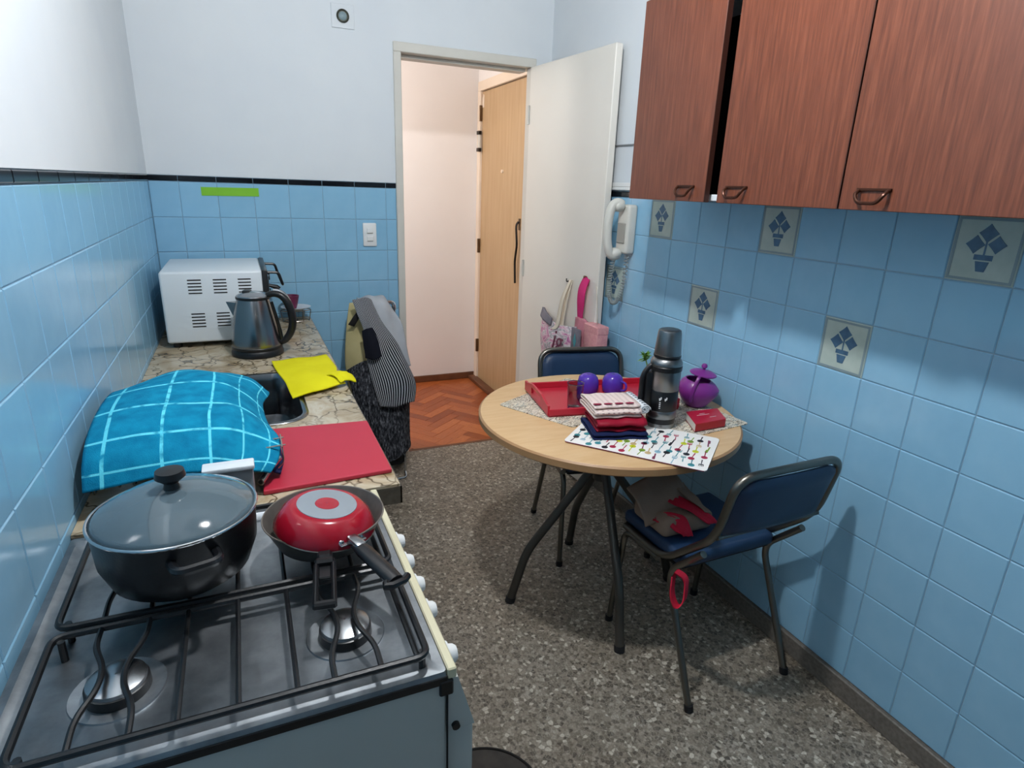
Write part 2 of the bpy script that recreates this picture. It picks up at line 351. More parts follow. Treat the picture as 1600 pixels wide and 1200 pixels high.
# grout bed behind the tiles
MB().box((XL, .0025, .068), (DX0, TT, H + .026)).box((DX1, .0025, .068), (XR, TT, H + .026)).build('grout_bed', 'grout', wall_back)
MB().box((XR + .0025, YN, .068), (XR + TT, 0, H + .026)).build('grout_bed', 'grout', wall_right)
MB().box((XL - TT, YN, .068), (XL - .0025, 0, H + .026)).build('grout_bed', 'grout', wall_left)
_tm = {}
def tile_mesh(wd, ht, mat, axis):
    """tile centred on its lower-left corner origin; axis 'y' = on the back wall, 'x' = right wall, '-x' left wall"""
    k = (round(wd, 4), round(ht, 4), mat, axis)
    if k in _tm: return _tm[k]
    g = .0012; b = .0022; a0, a1, z0, z1 = g, wd - g, g, ht - g
    t0, t1 = TT * .5, 0.0
    v = [(a0, t0, z0), (a1, t0, z0), (a1, t0, z1), (a0, t0, z1), (a0, t1 + .0015, z0), (a1, t1 + .0015, z0), (a1, t1 + .0015, z1), (a0, t1 + .0015, z1),
         (a0 + b, t1, z0 + b), (a1 - b, t1, z0 + b), (a1 - b, t1, z1 - b), (a0 + b, t1, z1 - b)]
    f = [(8, 9, 10, 11)] + [(4 + i, 4 + (i + 1) % 4, 8 + (i + 1) % 4, 8 + i) for i in range(4)] + [(i, (i + 1) % 4, 4 + (i + 1) % 4, 4 + i) for i in range(4)]
    mb = MB(); mb.add(v, f)
    if axis == 'x': mb.v = [(y, x, z) for x, y, z in mb.v]
    if axis == '-x': mb.v = [(-y, x, z) for x, y, z in mb.v]
    _tm[k] = mb.mesh('wall_tile', mat, 0); return _tm[k]
def tilt(o, k=.0025):
    o.rotation_euler = (random.uniform(-k, k), random.uniform(-k, k) * .6, 0)
# back wall tiles: joints at -.4658 + i*T
js = [-.4658 + i * T for i in range(-3, 5)]; cols = list(zip([XL] + js[1:], js[1:] + [DX0 - .014]))
cols = [(a, b) for a, b in cols if b - a > .01] + [(DX1 + .014, XR)]
for a, b in cols:
    for r in range(9): tilt(inst('tile', tile_mesh(b - a, T, 'tile', 'y'), wall_back, (a, 0, H - (r + 1) * T)))
    inst('trim_tile', tile_mesh(b - a, .024, 'black_tile', 'y'), wall_back, (a, -.003, H + .001))
# right wall: joints at -.9769 - i*T
js = [-.9769 - i * T for i in range(-7, 23)]; js = [0.0] + [j for j in js if j < -.02 and j > YN] + [YN]
def motif(kind):
    mb = MB()
    def blob(cy, cz, r, n=12, k=.25):
        poly = [(cy + r * (1 + k * math.cos(4 * a)) * math.cos(a), cz + r * (1 + k * math.cos(4 * a)) * math.sin(a)) for a in [2 * PI * i / n for i in range(n)]]
        o = len(mb.v); mb.prism(poly, 0, .0008)
    for cy, cz, r in ((.075, .112, .017), (.052, .088, .016), (.098, .086, .017)): blob(cy, cz, r)
    mb.prism([(.055, .052), (.095, .052), (.095, .064), (.055, .064)], 0, .0008); mb.prism([(.060, .049), (.066, .026), (.084, .026), (.090, .049)], 0, .0008)
    mb.prism([(.073, .064), (.077, .064), (.077, .1), (.073, .1)], 0, .0006)
    mb.v = [(-z - .0002, y, x) for y, x, z in mb.v]
    return mb
mo_me = motif(0).mesh('painted_flowers', 'decor_blue', 0)
bd = MB()
for lo, hi in (((-.0007, .004, .004), (0, .146, .010)), ((-.0007, .004, .140), (0, .146, .146)), ((-.0007, .004, .010), (0, .010, .140)), ((-.0007, .140, .010), (0, .146, .140))): bd.box(lo, hi)
bd_me = bd.mesh('painted_border', 'decor_edge', 0)
for i in range(len(js) - 1):
    b, a = js[i], js[i + 1]; idx = round((-.9769 - b) / T)
    for r in range(9):
        full = b - a > .149
        dec = full and ((r == 0 and idx % 4 == 0) or (r == 2 and idx % 4 == 2)) and -2 <= idx
        if dec and r == 0 and idx < 0: dec = False
        o = inst('tile', tile_mesh(b - a, T, 'decor' if dec else 'tile', 'x'), wall_right, (XR, a, H - (r + 1) * T))
        if dec: inst('painted_flowers', mo_me, o); inst('painted_border', bd_me, o); o['label'] = 'beige tile painted with three blue flowers in a pot'
        else: o.rotation_euler = (0, random.uniform(-.002, .002), random.uniform(-.002, .002))
    inst('trim_tile', tile_mesh(b - a, .024, 'black_tile', 'x'), wall_right, (XR - .003, a, H + .001))
# left wall (above the counter)
jl = [0 - i * T for i in range(29)]
for i in range(27):
    for r in range(5): inst('tile', tile_mesh(T, T, 'tile', '-x'), wall_left, (XL, jl[i + 1], H - (r + 1) * T))
    inst('trim_tile', tile_mesh(T, .024, 'black_tile', '-x'), wall_left, (XL + .003, jl[i + 1], H + .001))
struct(bx('baseboard_right', 'skirt_tile', (XR - .012, YN, 0), (XR + TT, 0, .067), bev=.003))
struct(bx('baseboard_back', 'skirt_tile', (XL, -.012, 0), (DX0 - .02, TT, .067), bev=.003))
t = struct(thing('added_window_1', None, None, (.05, YN, 1.05)))  # added unseen window behind the camera; dark panes soak up bounced light
for k in (0, 1): bx('pane', 'absorber_glass', (-.60 + k * .61, .012, .04), (-.01 + k * .61, .018, 1.16), t, 0)
bx('frame_head', 'frame_paint', (-.66, 0, 1.16), (.66, .04, 1.22), t); bx('frame_sill', 'frame_paint', (-.66, 0, -.02), (.66, .06, .04), t)
for x in (-.66, -.02, .60): bx('frame_post', 'frame_paint', (x, 0, .04), (x + .06, .04, 1.16), t)
# ------------------------------------------------------------------ kitchen doorway
fr = MB(); fr.box((DX0 - .014, -.012, 0), (DX0 + .022, .115, DZ - .022), .003); fr.build('trim_1', 'frame_paint'); struct(bpy.data.objects['trim_1'])
f1 = bpy.data.objects['trim_1']
bx('frame_head', 'frame_paint', (DX0 - .014, -.012, DZ - .022), (DX1 + .014, .115, DZ + .02), f1, .003)
bx('frame_jamb', 'frame_paint', (DX1 - .016, -.012, 0), (DX1 + .014, .040, DZ - .022), f1, .003)
bx('door_stop', 'frame_paint', (DX0 + .022, .045, 0), (DX0 + .034, .115, DZ - .022), f1, .002)
bx('door_stop', 'frame_paint', (DX0 + .022, .045, DZ - .036), (DX1 - .022, .115, DZ - .022), f1, .002)
# open kitchen door leaf, hinge on the right jamb
d1 = struct(thing('door_1', None, None, (DX1 - .010, -.018, 0), 0)); ang = math.atan2(.062, .70)
d1.rotation_euler = (0, 0, ang)      # local -y runs along the leaf
DL = .70
bx('leaf', 'doorpaint', (-.012, -DL, .012), (.024, 0, 2.022), d1, .003)
for z in (.25, 1.02, 1.8): MB().tube([(-.016, -.002, z - .045), (-.016, -.002, z + .045)], .007, 8).build('hinge', 'frame_paint', d1)
MB().tube([(.024, -DL + .06, 1.02), (.045, -DL + .06, 1.02), (.045, -DL + .15, 1.02)], .008, 8).build('handle', 'brass', d1)
# ------------------------------------------------------------------ hall
fl2 = struct(bx('floor_hall', 'parquet_base', (-1.5, 0, -.06), (HALL_X, HALL_Y, -.008), bev=0))
struct(bx('trim_2', 'skirting', (DX0, -.012, -.02), (DX1, .012, .002), bev=.002)); 
L, Wd = .26, .065
me_a = MB().box((-L / 2 + .0006, -Wd / 2 + .0006, -.010), (L / 2 - .0006, Wd / 2 - .0006, 0), .0012).mesh('parquet_block', 'parquet', 0)
def clip(poly, ax, val, sign):
    out = []
    for i in range(len(poly)):
        p, q = poly[i - 1], poly[i]; dp, dq = sign * (p[ax] - val), sign * (q[ax] - val)
        if (dp >= 0) != (dq >= 0):
            t = dp / (dp - dq); out.append((p[0] + (q[0] - p[0]) * t, p[1] + (q[1] - p[1]) * t))
        if dq >= 0: out.append(q)
    return out
TH = PI / 4 - .12; cT, sT = math.cos(TH), math.sin(TH)
for i in range(-30, 30):
    for j in range(-8, 9):
        for k in (0, 1):
            if k == 0: X, Y, a = i * Wd + L / 2 + j * L, i * Wd + Wd / 2 - j * L, TH
            else: X, Y, a = i * Wd + Wd / 2 + j * L, i * Wd + Wd + L / 2 - j * L, TH + PI / 2
            wx, wy = .5 + X * cT - Y * sT, .55 + X * sT + Y * cT
            hl, hw = L / 2 - .0006, Wd / 2 - .0006
            poly = [(wx + u * math.cos(a) - v * math.sin(a), wy + u * math.sin(a) + v * math.cos(a)) for u, v in ((-hl, -hw), (hl, -hw), (hl, hw), (-hl, hw))]
            cp = clip(clip(clip(clip(poly, 0, -.2, 1), 0, HALL_X, -1), 1, .013, 1), 1, HALL_Y, -1)
            if len(cp) < 3: continue
            if abs(sum(cp[q - 1][0] * cp[q][1] - cp[q][0] * cp[q - 1][1] for q in range(len(cp)))) < .0006: continue
            if cp == poly or len(cp) == 4 and all(abs(cp[q][0] - poly[q][0]) + abs(cp[q][1] - poly[q][1]) < 1e-6 for q in range(4)): inst('parquet_block', me_a, fl2, (wx, wy, 0), a)
            else:
                ca, sa = math.cos(-a), math.sin(-a)
                lp = [((x - wx) * ca - (y - wy) * sa, (x - wx) * sa + (y - wy) * ca) for x, y in cp]
                inst('parquet_block', MB().prism(lp, -.010, 0).mesh('parquet_block', 'parquet', 0), fl2, (wx, wy, 0), a)

wh = struct(bx('wall_hall_far', 'plaster_hall', (-1.5, HALL_Y, 0), (HALL_X + .1, HALL_Y + .1, 2.6), bev=0))
struct(bx('wall_hall_left', 'plaster_hall', (-1.6, .11, 0), (-1.5, HALL_Y + .1, 2.6), bev=0))
struct(bx('ceiling_hall', 'plaster_hall', (-1.6, .0, 2.58), (HALL_X + .1, HALL_Y + .1, 2.66), bev=0))
E0, E1, EZ = .36, 1.17, 2.09
wr = MB(); wr.box((HALL_X, .0, 0), (HALL_X + .1, E0, 2.6)); wr.box((HALL_X, E1, 0), (HALL_X + .1, HALL_Y, 2.6)); wr.box((HALL_X, E0, EZ), (HALL_X + .1, E1, 2.6)); struct(wr.build('wall_hall_right', 'plaster_hall'))
# hall side of the kitchen wall
struct(bx('wall_hall_near', 'plaster_hall', (-1.5, .11, 0), (DX0 - .002, .118, 2.6), bev=0))
struct(bx('baseboard_hall', 'skirting', (-1.5, HALL_Y - .014, 0), (HALL_X, HALL_Y, .05), bev=.003))
d2 = struct(thing('door_2', None, None, (HALL_X, E0, 0)))
ew = E1 - E0
bx('leaf', 'entdoor', (.004, .03, .012), (.045, ew - .03, EZ - .035), d2, .003)
bx('frame_head', 'peach', (-.012, -.03, EZ - .03), (.06, ew + .02, EZ + .03), d2, .003)
bx('frame_jamb', 'peach', (-.012, -.03, 0), (.06, .028, EZ - .03), d2, .003)
bx('frame_jamb', 'peach', (-.012, ew - .028, 0), (.06, ew + .025, EZ - .03), d2, .003)
bx('threshold', 'skirting', (-.06, -.02, 0), (.0, ew + .02, .028), d2, .003)
for z in (1.92, 1.03, .28): bx('hinge', 'brass', (-.018, ew - .036, z - .05), (.004, ew - .024, z + .05), d2, .002)
bx('chain_plate', 'frame_paint', (-.022, ew - .045, 1.69), (-.010, ew - .015, 1.80), d2, .002)
for z in (1.685, 1.795): bx('bolt', 'dark_metal', (-.030, ew - .05, z - .012), (-.006, ew - .012, z + .012), d2, .002)
MB().tube([(-.006, .385, 1.54), (.006, .385, 1.54)], .011, 10).build('peephole', 'peach', d2)
bx('key_plate', 'brass', (-.002, .075, 1.19), (.006, .10, 1.26), d2, .002)
MB().tube(rpath([(-.004, .09, 1.24), (-.02, .09, 1.22), (-.016, .075, 1.10), (-.016, .10, 1.0), (-.016, .085, .86)], .03), .007, 8).build('key_strap', 'dark_metal', d2)
MB().prism([(.0, .0), (.03, .0), (.034, .05), (.015, .085), (.0, .075)], 0, .001).xf(Matrix.Translation((.003, ew - .066, 1.955)) @ Matrix(((0, 0, -1, 0), (1, 0, 0, 0), (0, 1, 0, 0), (0, 0, 0, 1)))).build('paint_scrape', 'peach', d2)
# hall lamp, kitchen lamp (both out of frame)
def lamp(name, label, pos, r, mat, cz, added_shade=False):
    t = thing(name, label, 'lamp', (pos[0], pos[1], cz))
    MB().lathe([(.02, 0), (.055, -.002), (.05, -.03), (.02, -.04)], 24).build('ceiling_rose', 'white_plastic', t)
    MB().tube([(0, 0, -.03), (0, 0, pos[2] - cz + r * .9)], .012, 10).build('stem', 'white_plastic', t)
    MB().sphere((0, 0, pos[2] - cz), r, 24, 14).build('bulb', mat, t)
    if added_shade: MB().lathe([(.02, r + .05), (.06, r + .045), (.15, r + .010), (.153, r + .006), (.148, r + .006), (.06, r + .038), (.02, r + .042)], 40, (0, 0, pos[2] - cz)).build('added_shade', 'dark_metal', t)  # added opaque shade, blocks upward light so the ceiling bounces less
lamp('ceiling_lamp', 'round white bulb lamp hanging from the kitchen ceiling', LAMP_POS, .05, 'bulb', ZC, True)
lamp('hall_lamp', 'warm bulb lamp hanging from the hall ceiling', HALL_POS, .07, 'bulb_h', 2.58)
# ================================================================== fixed things on the walls
t = thing('light_switch', 'white two-button light switch plate on blue tiles beside the doorway', 'switch', (.048, 0, 1.196))
bx('plate', 'white_plastic', (-.033, -.010, -.056), (.033, .001, .056), t, .004, 2)
for z in (.019, -.019):
    b = bx('button', 'white_plastic', (-.015, -.016, z - .013), (.015, -.009, z + .013), t, .002); bx('groove', 'phone_dark', (-.014, -.0165, z - .0115), (.014, -.0155, z - .009), b, 0)
t = thing('vent_plate', 'square white wall plate with round dark vent hole above the doorway', 'vent', (-.035, 0, 2.137))
bx('plate', 'plaster', (-.05, -.006, -.048), (.05, .001, .048), t, .002)
rot = Matrix.Rotation(PI / 2, 4, 'X')
MB().lathe([(.012, 0), (.026, 0), (.028, .004), (.026, .008), (.02, .003), (.012, .003)], 28).xf(rot).build('ring', 'vent_dark', t).location = (0, -.005, 0)
MB().lathe([(.001, .0), (.019, .0), (.015, .006), (.004, .010), (.001, .010)], 24).xf(rot).build('core', 'decor_edge', t).location = (0, -.006, 0)
o = bx('green_tape', 'green_tape', (-.16, -.0022, -.018), (.075, .0, .018), None, 0); o.location = (-.52, 0, 1.381); o.rotation_euler.y = math.radians(-.5)
tag(o, 'strip of bright green tape stuck on the blue tiles', 'tape')
# wall cable between the open door and the cabinet, and white cable duct
o = MB().tube([(XR - .004, -.60, 1.632), (XR - .004, -.80, 1.630), (XR - .004, -1.25, 1.628)], .0035, 8).build('wall_cable', 'grey_plastic'); tag(o, 'thin grey cable running along the white wall beside the cabinet', 'cable')
o = bx('cable_duct', 'white_plastic', (XR - .014, -1.22, 1.447), (XR - .0005, -.55, 1.478), None, .002); tag(o, 'white cable duct just above the black trim beside the cabinet', 'duct')
bx('lid_seam', 'phone_dark', (XR - .0146, -1.22, 1.461), (XR - .0138, -.55, 1.4625), o, 0)
# ------------------------------------------------------------------ wall cabinet
CX, CZ0, CZ1, CY0, CY1 = .70, 1.420, 2.012, -1.268, -2.49
t = thing('wall_cabinet', 'reddish-brown wood-grain wall cabinet with doors above the table', 'cabinet', (CX, CY0, CZ0))
def cbx(n, mt, lo, hi, p=t, bev=.0015): return MB().box((lo[0] - CX, lo[1] - CY0, lo[2] - CZ0), (hi[0] - CX, hi[1] - CY0, hi[2] - CZ0), bev).build(n, mt, p)
cbx('side_panel', 'white_metal', (CX + .020, CY0 - .018, CZ0 + .004), (XR - .001, CY0 - .004, CZ1))
cbx('side_panel', 'cabwood', (CX + .020, CY1, CZ0 + .004), (XR - .001, CY1 + .018, CZ1))
cbx('bottom_panel', 'white_metal', (CX + .020, CY1 + .018, CZ0 + .004), (XR - .001, CY0 - .018, CZ0 + .022))
cbx('top_panel', 'white_metal', (CX + .020, CY1 + .018, CZ1 - .018), (XR - .001, CY0 - .018, CZ1))
cbx('back_panel', 'cab_in', (XR - .012, CY1 + .018, CZ0 + .022), (XR - .002, CY0 - .018, CZ1 - .018))
cbx('divider', 'cab_in', (CX + .03, -1.72, CZ0 + .022), (XR - .012, -1.70, CZ1 - .018))
def cdoor2(y0, y1, hinge_y, angd, hy):
    p = MB().box((0, y1 - hinge_y, 0), (.018, y0 - hinge_y, CZ1 - CZ0), .0012).build('door', 'cabwood', t)
    p.location = (0, hinge_y - CY0, 0); p.rotation_euler.z = math.radians(angd)
    MB().box((.0005, y1 - hinge_y - .0014, .001), (.0175, y1 - hinge_y + .0002, CZ1 - CZ0 - .001)).build('edge_band', 'cab_edge', p)
    hm = MB(); zc = .036; hw = .040
    hm.box((-.005, hy - hw - hinge_y, zc + .004), (.001, hy + hw - hinge_y, zc + .010), .001)
    hm.tube(rpath([(-.002, hy - hw * .85 - hinge_y, zc + .006), (-.016, hy - hw * .85 - hinge_y, zc - .004), (-.018, hy - hw * .55 - hinge_y, zc - .021), (-.018, hy + hw * .55 - hinge_y, zc - .021), (-.016, hy + hw * .85 - hinge_y, zc - .004), (-.002, hy + hw * .85 - hinge_y, zc + .006)], .012), .0040, 8)
    hm.build('handle', 'bronze', p); return p
cdoor2(CY0, -1.662, CY0, -1.6, -1.575)
cdoor2(-1.702, -2.095, -2.095, 0, -1.775)
cdoor2(-2.100, CY1, CY1, 0, -2.18)
# ------------------------------------------------------------------ wall telephone
t = thing('wall_telephone', 'ivory wall telephone with coiled cord beside the open door', 'telephone', (XR, -.855, 1.285))
MB().box((-.048, -.034, -.10), (-.001, .050, .105), .012, 3).build('base', 'phone', t)
MB().box((-.054, -.020, -.055), (-.046, .036, .03), .003).build('keypad', 'phone_dark', t)
hs = MB(); hp = [(-.062, .012, .100), (-.080, .012, .108), (-.100, .012, .098), (-.112, .012, .06), (-.116, .012, 0), (-.110, .012, -.06), (-.096, .012, -.098), (-.078, .012, -.106), (-.06, .012, -.098)]
P = [Vector(p) for p in hp]; pts = [cr(P, i / 24) for i in range(25)]
rad = [.026 if (u < .16 or u > .84) else .0185 for u in [i / 24 for i in range(25)]]; rad = [sum(rad[max(0, i - 2):i + 3]) / len(rad[max(0, i - 2):i + 3]) for i in range(25)]
hs.tube(pts, rad, 14); hs.sphere((-.072, .012, .098), .030, 16, 10, (1, 1.0, .8)).sphere((-.070, .012, -.098), .030, 16, 10, (1, 1.0, .8)); hs.build('handset', 'phone', t)
def helix(path, rc, turns, r, name, mat, parent, n=10):
    P = [Vector(p) for p in path]; N = turns * n; out = []
    for i in range(N + 1):
        u = i / N; p = cr(P, u); q = cr(P, min(1, u + .01)) - cr(P, max(0, u - .01)); tn = q.normalized(); x = tn.cross(Vector((0, 1, .01))).normalized(); y = tn.cross(x)
        a = 2 * PI * turns * u; out.append(p + (x * math.cos(a) + y * math.sin(a)) * rc)
    return MB().tube(out, r, 5).build(name, mat, parent)
helix([(-.075, .010, -.12), (-.078, .022, -.20), (-.07, .030, -.28), (-.055, .025, -.315), (-.04, .005, -.30), (-.03, -.012, -.22), (-.028, -.018, -.105)], .0085, 46, .0024, 'coiled_cord', 'phone_cord', t)
# ================================================================== left side: base units, counter, sink
CX1 = -.262; CY_N = -1.893
t = thing('base_cabinet', 'dark base cabinet under the marble counter beside the stove', 'cabinet', (XL, CY_N, 0))
MB().box((.001, .01, .10), (.555, 1.87, .40), .003).build('body', 'counter_edge', t)
MB().box((.02, .02, .0), (.50, 1.86, .10), .002).build('plinth', 'black_matte', t)
for i in range(4):
    y0 = .015 + i * .4645; d = MB().box((.556, y0, .11), (.574, y0 + .459, .752), .002).build('door', 'white_metal', t)
    MB().tube(rpath([(.573, y0 + .06, .60), (.595, y0 + .06, .60), (.595, y0 + .06, .70), (.573, y0 + .06, .70)], .012), .005, 8).build('handle', 'steel', d)
MB().box((.001, .01, .40), (.02, 1.87, .752)).box((.02, .01, .40), (.556, .028, .752)).box((.02, 1.852, .40), (.556, 1.87, .752)).build('carcass', 'counter_edge', t)
# counter slab with a sink opening
SX0, SX1, SY0, SY1 = -.80, -.418, -1.43, -.95
t = thing('marble_counter', 'veined beige marble worktop running along the left wall', 'counter', (XL, CY_N, .755))
cm = MB()
def roundrect(x0, x1, y0, y1, r, n=6):
    out = []
    for cx, cy, a0 in ((x1 - r, y1 - r, 0), (x0 + r, y1 - r, 90), (x0 + r, y0 + r, 180), (x1 - r, y0 + r, 270)):
        for k in range(n + 1): a = math.radians(a0 + 90 * k / n); out.append((cx + r * math.cos(a), cy + r * math.sin(a)))
    return out
bm = bmesh.new()
outer = [bm.verts.new((x, y, 0)) for x, y in ((XL + .001, CY_N), (CX1, CY_N), (CX1, -.002), (XL + .001, -.002))]
inner = [bm.verts.new((x, y, 0)) for x, y in roundrect(SX0, SX1, SY0, SY1, .07)]
eds = [bm.edges.new((outer[i], outer[(i + 1) % 4])) for i in range(4)] + [bm.edges.new((inner[i], inner[(i + 1) % len(inner)])) for i in range(len(inner))]
bmesh.ops.triangle_fill(bm, use_beauty=True, use_dissolve=False, edges=eds)
for f in bm.faces[:]:
    c = f.calc_center_median()
    if SX0 + .02 < c.x < SX1 - .02 and SY0 + .02 < c.y < SY1 - .02 and all(v in inner for v in f.verts): bm.faces.remove(f)
r = bmesh.ops.extrude_face_region(bm, geom=bm.faces[:]); 
for g in r['geom']:
    if isinstance(g, bmesh.types.BMVert): g.co.z += .045
bmesh.ops.translate(bm, verts=bm.verts[:], vec=(-XL, -CY_N, 0)); bm.verts.index_update()
cm.add([v.co[:] for v in bm.verts], [[v.index for v in f.verts] for f in bm.faces]); bm.free(); cm.build('slab', 'marble', t, 0)
ew = CY_N; MB().box((.001, -.003, -.002), (CX1 - XL + .004, -.0005, .040)).box((CX1 - XL + .0005, -.003, -.002), (CX1 - XL + .004, -CY_N - .002, .040)).build('edge_strip', 'counter_edge', t)
t = thing('kitchen_sink', 'stainless steel sink bowl set into the marble counter', 'sink', (0, 0, 0))
sk = MB(); loops = [roundrect(SX0 - .014, SX1 + .014, SY0 - .014, SY1 + .014, .08), roundrect(SX0 + .002, SX1 - .002, SY0 + .002, SY1 - .002, .068), roundrect(SX0 + .012, SX1 - .012, SY0 + .012, SY1 - .012, .06), roundrect(SX0 + .022, SX1 - .022, SY0 + .022, SY1 - .022, .055), roundrect(SX0 + .06, SX1 - .06, SY0 + .06, SY1 - .06, .04)]
zs = [ZK + .002, ZK + .0025, ZK - .02, ZK - .14, ZK - .165]; n = len(loops[0]); vs = []; fs = []
for lp, z in zip(loops, zs): vs += [(x, y, z) for x, y in lp]
for i in range(4): fs += [(i * n + j, i * n + (j + 1) % n, (i + 1) * n + (j + 1) % n, (i + 1) * n + j) for j in range(n)]
fs.append(tuple(range(4 * n, 5 * n))); sk.add(vs, fs); o = sk.build('bowl', 'sinksteel', t); sd = o.modifiers.new('thickness', 'SOLIDIFY'); sd.thickness = .0015
MB().lathe([(.001, 0), (.035, 0), (.04, .003), (.001, .004)], 24, ((SX0 + SX1) / 2, (SY0 + SY1) / 2, ZK - .164)).build('drain', 'dark_metal', t)
# red cutting board, laid over the counter by the sink
poly = [(-.263, -1.512), (-.266, -1.835), (-.545, -1.852), (-.530, -1.492)]
o = MB().prism(poly, ZK + .0005, ZK + .011).build('cutting_board', 'red_board', None, 0); bv = o.modifiers.new('round', 'BEVEL'); bv.width = .003; bv.segments = 2
tag(o, 'large flat red cutting board on the counter between sink and stove', 'cutting board')
# yellow cloth
o = cloth('cleaning_cloth', 'yellow', [[(-.478, -.83, .812), (-.38, -.82, .815), (-.285, -.80, .812)], [(-.465, -.97, .813), (-.37, -.98, .820), (-.272, -.97, .815)], [(-.450, -1.12, .811), (-.35, -1.13, .826), (-.285, -1.10, .826)], [(-.437, -1.25, .809), (-.35, -1.21, .812), (-.268, -1.165, .812)]], 24, 24, .004, .0022, seed=4, freq=11)
tag(o, 'yellow cleaning cloth spread flat between the sink and kettle', 'cloth')
o2 = cloth('folded_corner', 'yellow', [[(-.32, -1.12, .832), (-.283, -1.10, .835), (-.250, -1.085, .826)], [(-.30, -1.15, .836), (-.27, -1.135, .840), (-.236, -1.12, .820)], [(-.285, -1.185, .822), (-.262, -1.165, .822), (-.232, -1.155, .810)]], 10, 10, .004, .001, parent=o)
# ------------------------------------------------------------------ kettle
t = thing('electric_kettle', 'stainless steel electric kettle with black handle on black base', 'kettle', (-.518, -.655, ZK), math.radians(-14))
MB().lathe([(.088, .0), (.094, .004), (.094, .016), (.088, .026), (.07, .028)], 40).build('power_base', 'black', t)
MB().lathe([(.06, .028), (.089, .029), (.090, .036), (.089, .05), (.082, .11), (.074, .15), (.064, .195), (.058, .215), (.05, .216)], 48).build('body', 'kettle_steel', t)
MB().lathe([(.0895, .026), (.0915, .028), (.0915, .036), (.0900, .038)], 48).build('foot_ring', 'black', t)
lid = MB().lathe([(.058, .215), (.060, .220), (.058, .226), (.04, .236), (.015, .241), (.001, .241)], 40).build('lid', 'steel', t)
MB().lathe([(.0585, .212), (.0615, .214), (.0615, .221), (.0585, .223)], 40, cap=False).build('seal_ring', 'black', lid)
MB().box((-.035, -.02, .232), (-.005, .02, .245), .006, 2).build('lid_grip', 'black', lid)
sp = MB(); sp.add([(-.062, -.022, .195), (-.062, .022, .195), (-.098, .0, .200), (-.072, -.012, .150), (-.072, .012, .150), (-.078, 0, .148), (-.050, -.026, .200), (-.050, .026, .200)], [(0, 2, 5, 3), (1, 4, 5, 2), (6, 0, 3), (7, 4, 1), (6, 2, 0), (7, 1, 2), (6, 7, 2), (3, 5, 4)]); sp.build('spout', 'kettle_steel', t, 20)
hd = [(.050, 0, .224), (.075, 0, .232), (.105, 0, .222), (.128, 0, .185), (.136, 0, .13), (.126, 0, .085), (.105, 0, .055), (.088, 0, .045)]
P = [Vector(p) for p in hd]; hm = MB(); hm.tube([cr(P, i / 30) for i in range(31)], [.011 + .004 * math.sin(PI * i / 30) for i in range(31)], 12); hm.v = [(x, y * 1.15, z) for x, y, z in hm.v]; hm.build('handle', 'black', t)
bs = MB(); bs.tube([(.062, 0, .20), (.076, 0, .14), (.086, 0, .09), (.0905, 0, .05)], .008, 10).build('handle_strip', 'black', t)
MB().tube([cr(P, .12 + .3 * i / 10) + Vector((.004, 0, .0125)) for i in range(11)], .006, 8).build('handle_cap', 'steel', t)
# ------------------------------------------------------------------ toaster oven
t = thing('toaster_oven', 'white toaster oven with side vents and black front behind the kettle', 'oven', (-.475, -.51, ZK))
body = MB().box((-.36, 0, .022), (-.001, .44, .297), .010, 3).build('body', 'white_metal', t)
vent = MB().box((-.0235, -.0008, -.0022), (.0235, .001, .0022)).mesh('vent_slot', 'dark_metal', 0)
for cxx in (-.067, -.155, -.243, -.33):
    for zz in (.085, .215):
        for k in range(5):
            if abs(cxx) > .30 and cxx < -.32: continue
            inst('vent_slot', vent, body, (cxx, .0, zz + k * .0125))
MB().box((-.002, .002, .018), (.020, .44, .298), .004, 2).build('front_frame', 'black', t)
gl = MB().box((.019, .025, .05), (.024, .32, .27), .002).build('glass_door', 'potglass', t)
MB().tube(rpath([(.020, .03, .286), (.062, .03, .284), (.075, .03, .235), (.075, .31, .235), (.062, .31, .284), (.020, .31, .286)], .012), .0055, 8).build('door_handle', 'black', t)
for z in (.08, .15, .22): MB().tube([(.02, .38, z), (.04, .38, z)], .016, 14).build('knob', 'black', t)
MB().tube([(.018, .05, .232), (.052, .05, .222), (.060, .05, .214)], [.006, .010, .010], 10).build('lever', 'black', t)
for x, y in ((-.33, .04), (-.03, .04), (-.33, .40), (-.03, .40)): MB().lathe([(.016, 0), (.016, .023)], 12, (x, y, 0)).build('foot', 'black', t)
# ------------------------------------------------------------------ plate rack items at the far end of the counter
t = thing('plate_stand', 'small wire stand holding white plates behind the kettle handle', 'plate rack', (-.332, -.10, ZK))
wr_ = MB()
for z, rr in ((.004, .060), (.055, .068)): wr_.tube([(rr * math.cos(a), rr * .55 * math.sin(a), z) for a in [2 * PI * i / 24 for i in range(24)]], .0022, 6, closed=True)
for k in range(6): a = 2 * PI * k / 6; wr_.tube([(.06 * math.cos(a), .033 * math.sin(a), .004), (.068 * math.cos(a), .0374 * math.sin(a), .055)], .0022, 6)
wr_.build('wire_frame', 'wire', t)
for k, dx in enumerate((0.0,)):
    o = MB().lathe([(.001, .0), (.04, .0), (.066, .010), (.068, .012), (.04, .004), (.001, .003)], 36).build('white_plate', 'plate'); o.location = (-.330, -.10, ZK + .059); tag(o, 'white plate lying on the wire stand behind the kettle', 'plate')
o = MB().lathe([(.025, .0), (.034, .03), (.04, .06), (.037, .06), (.03, .03), (.001, .006)], 28).build('maroon_bowl', 'maroon'); o.location = (-.352, -.10, ZK + .064); tag(o, 'dark maroon bowl standing on the white plate behind the kettle', 'bowl')
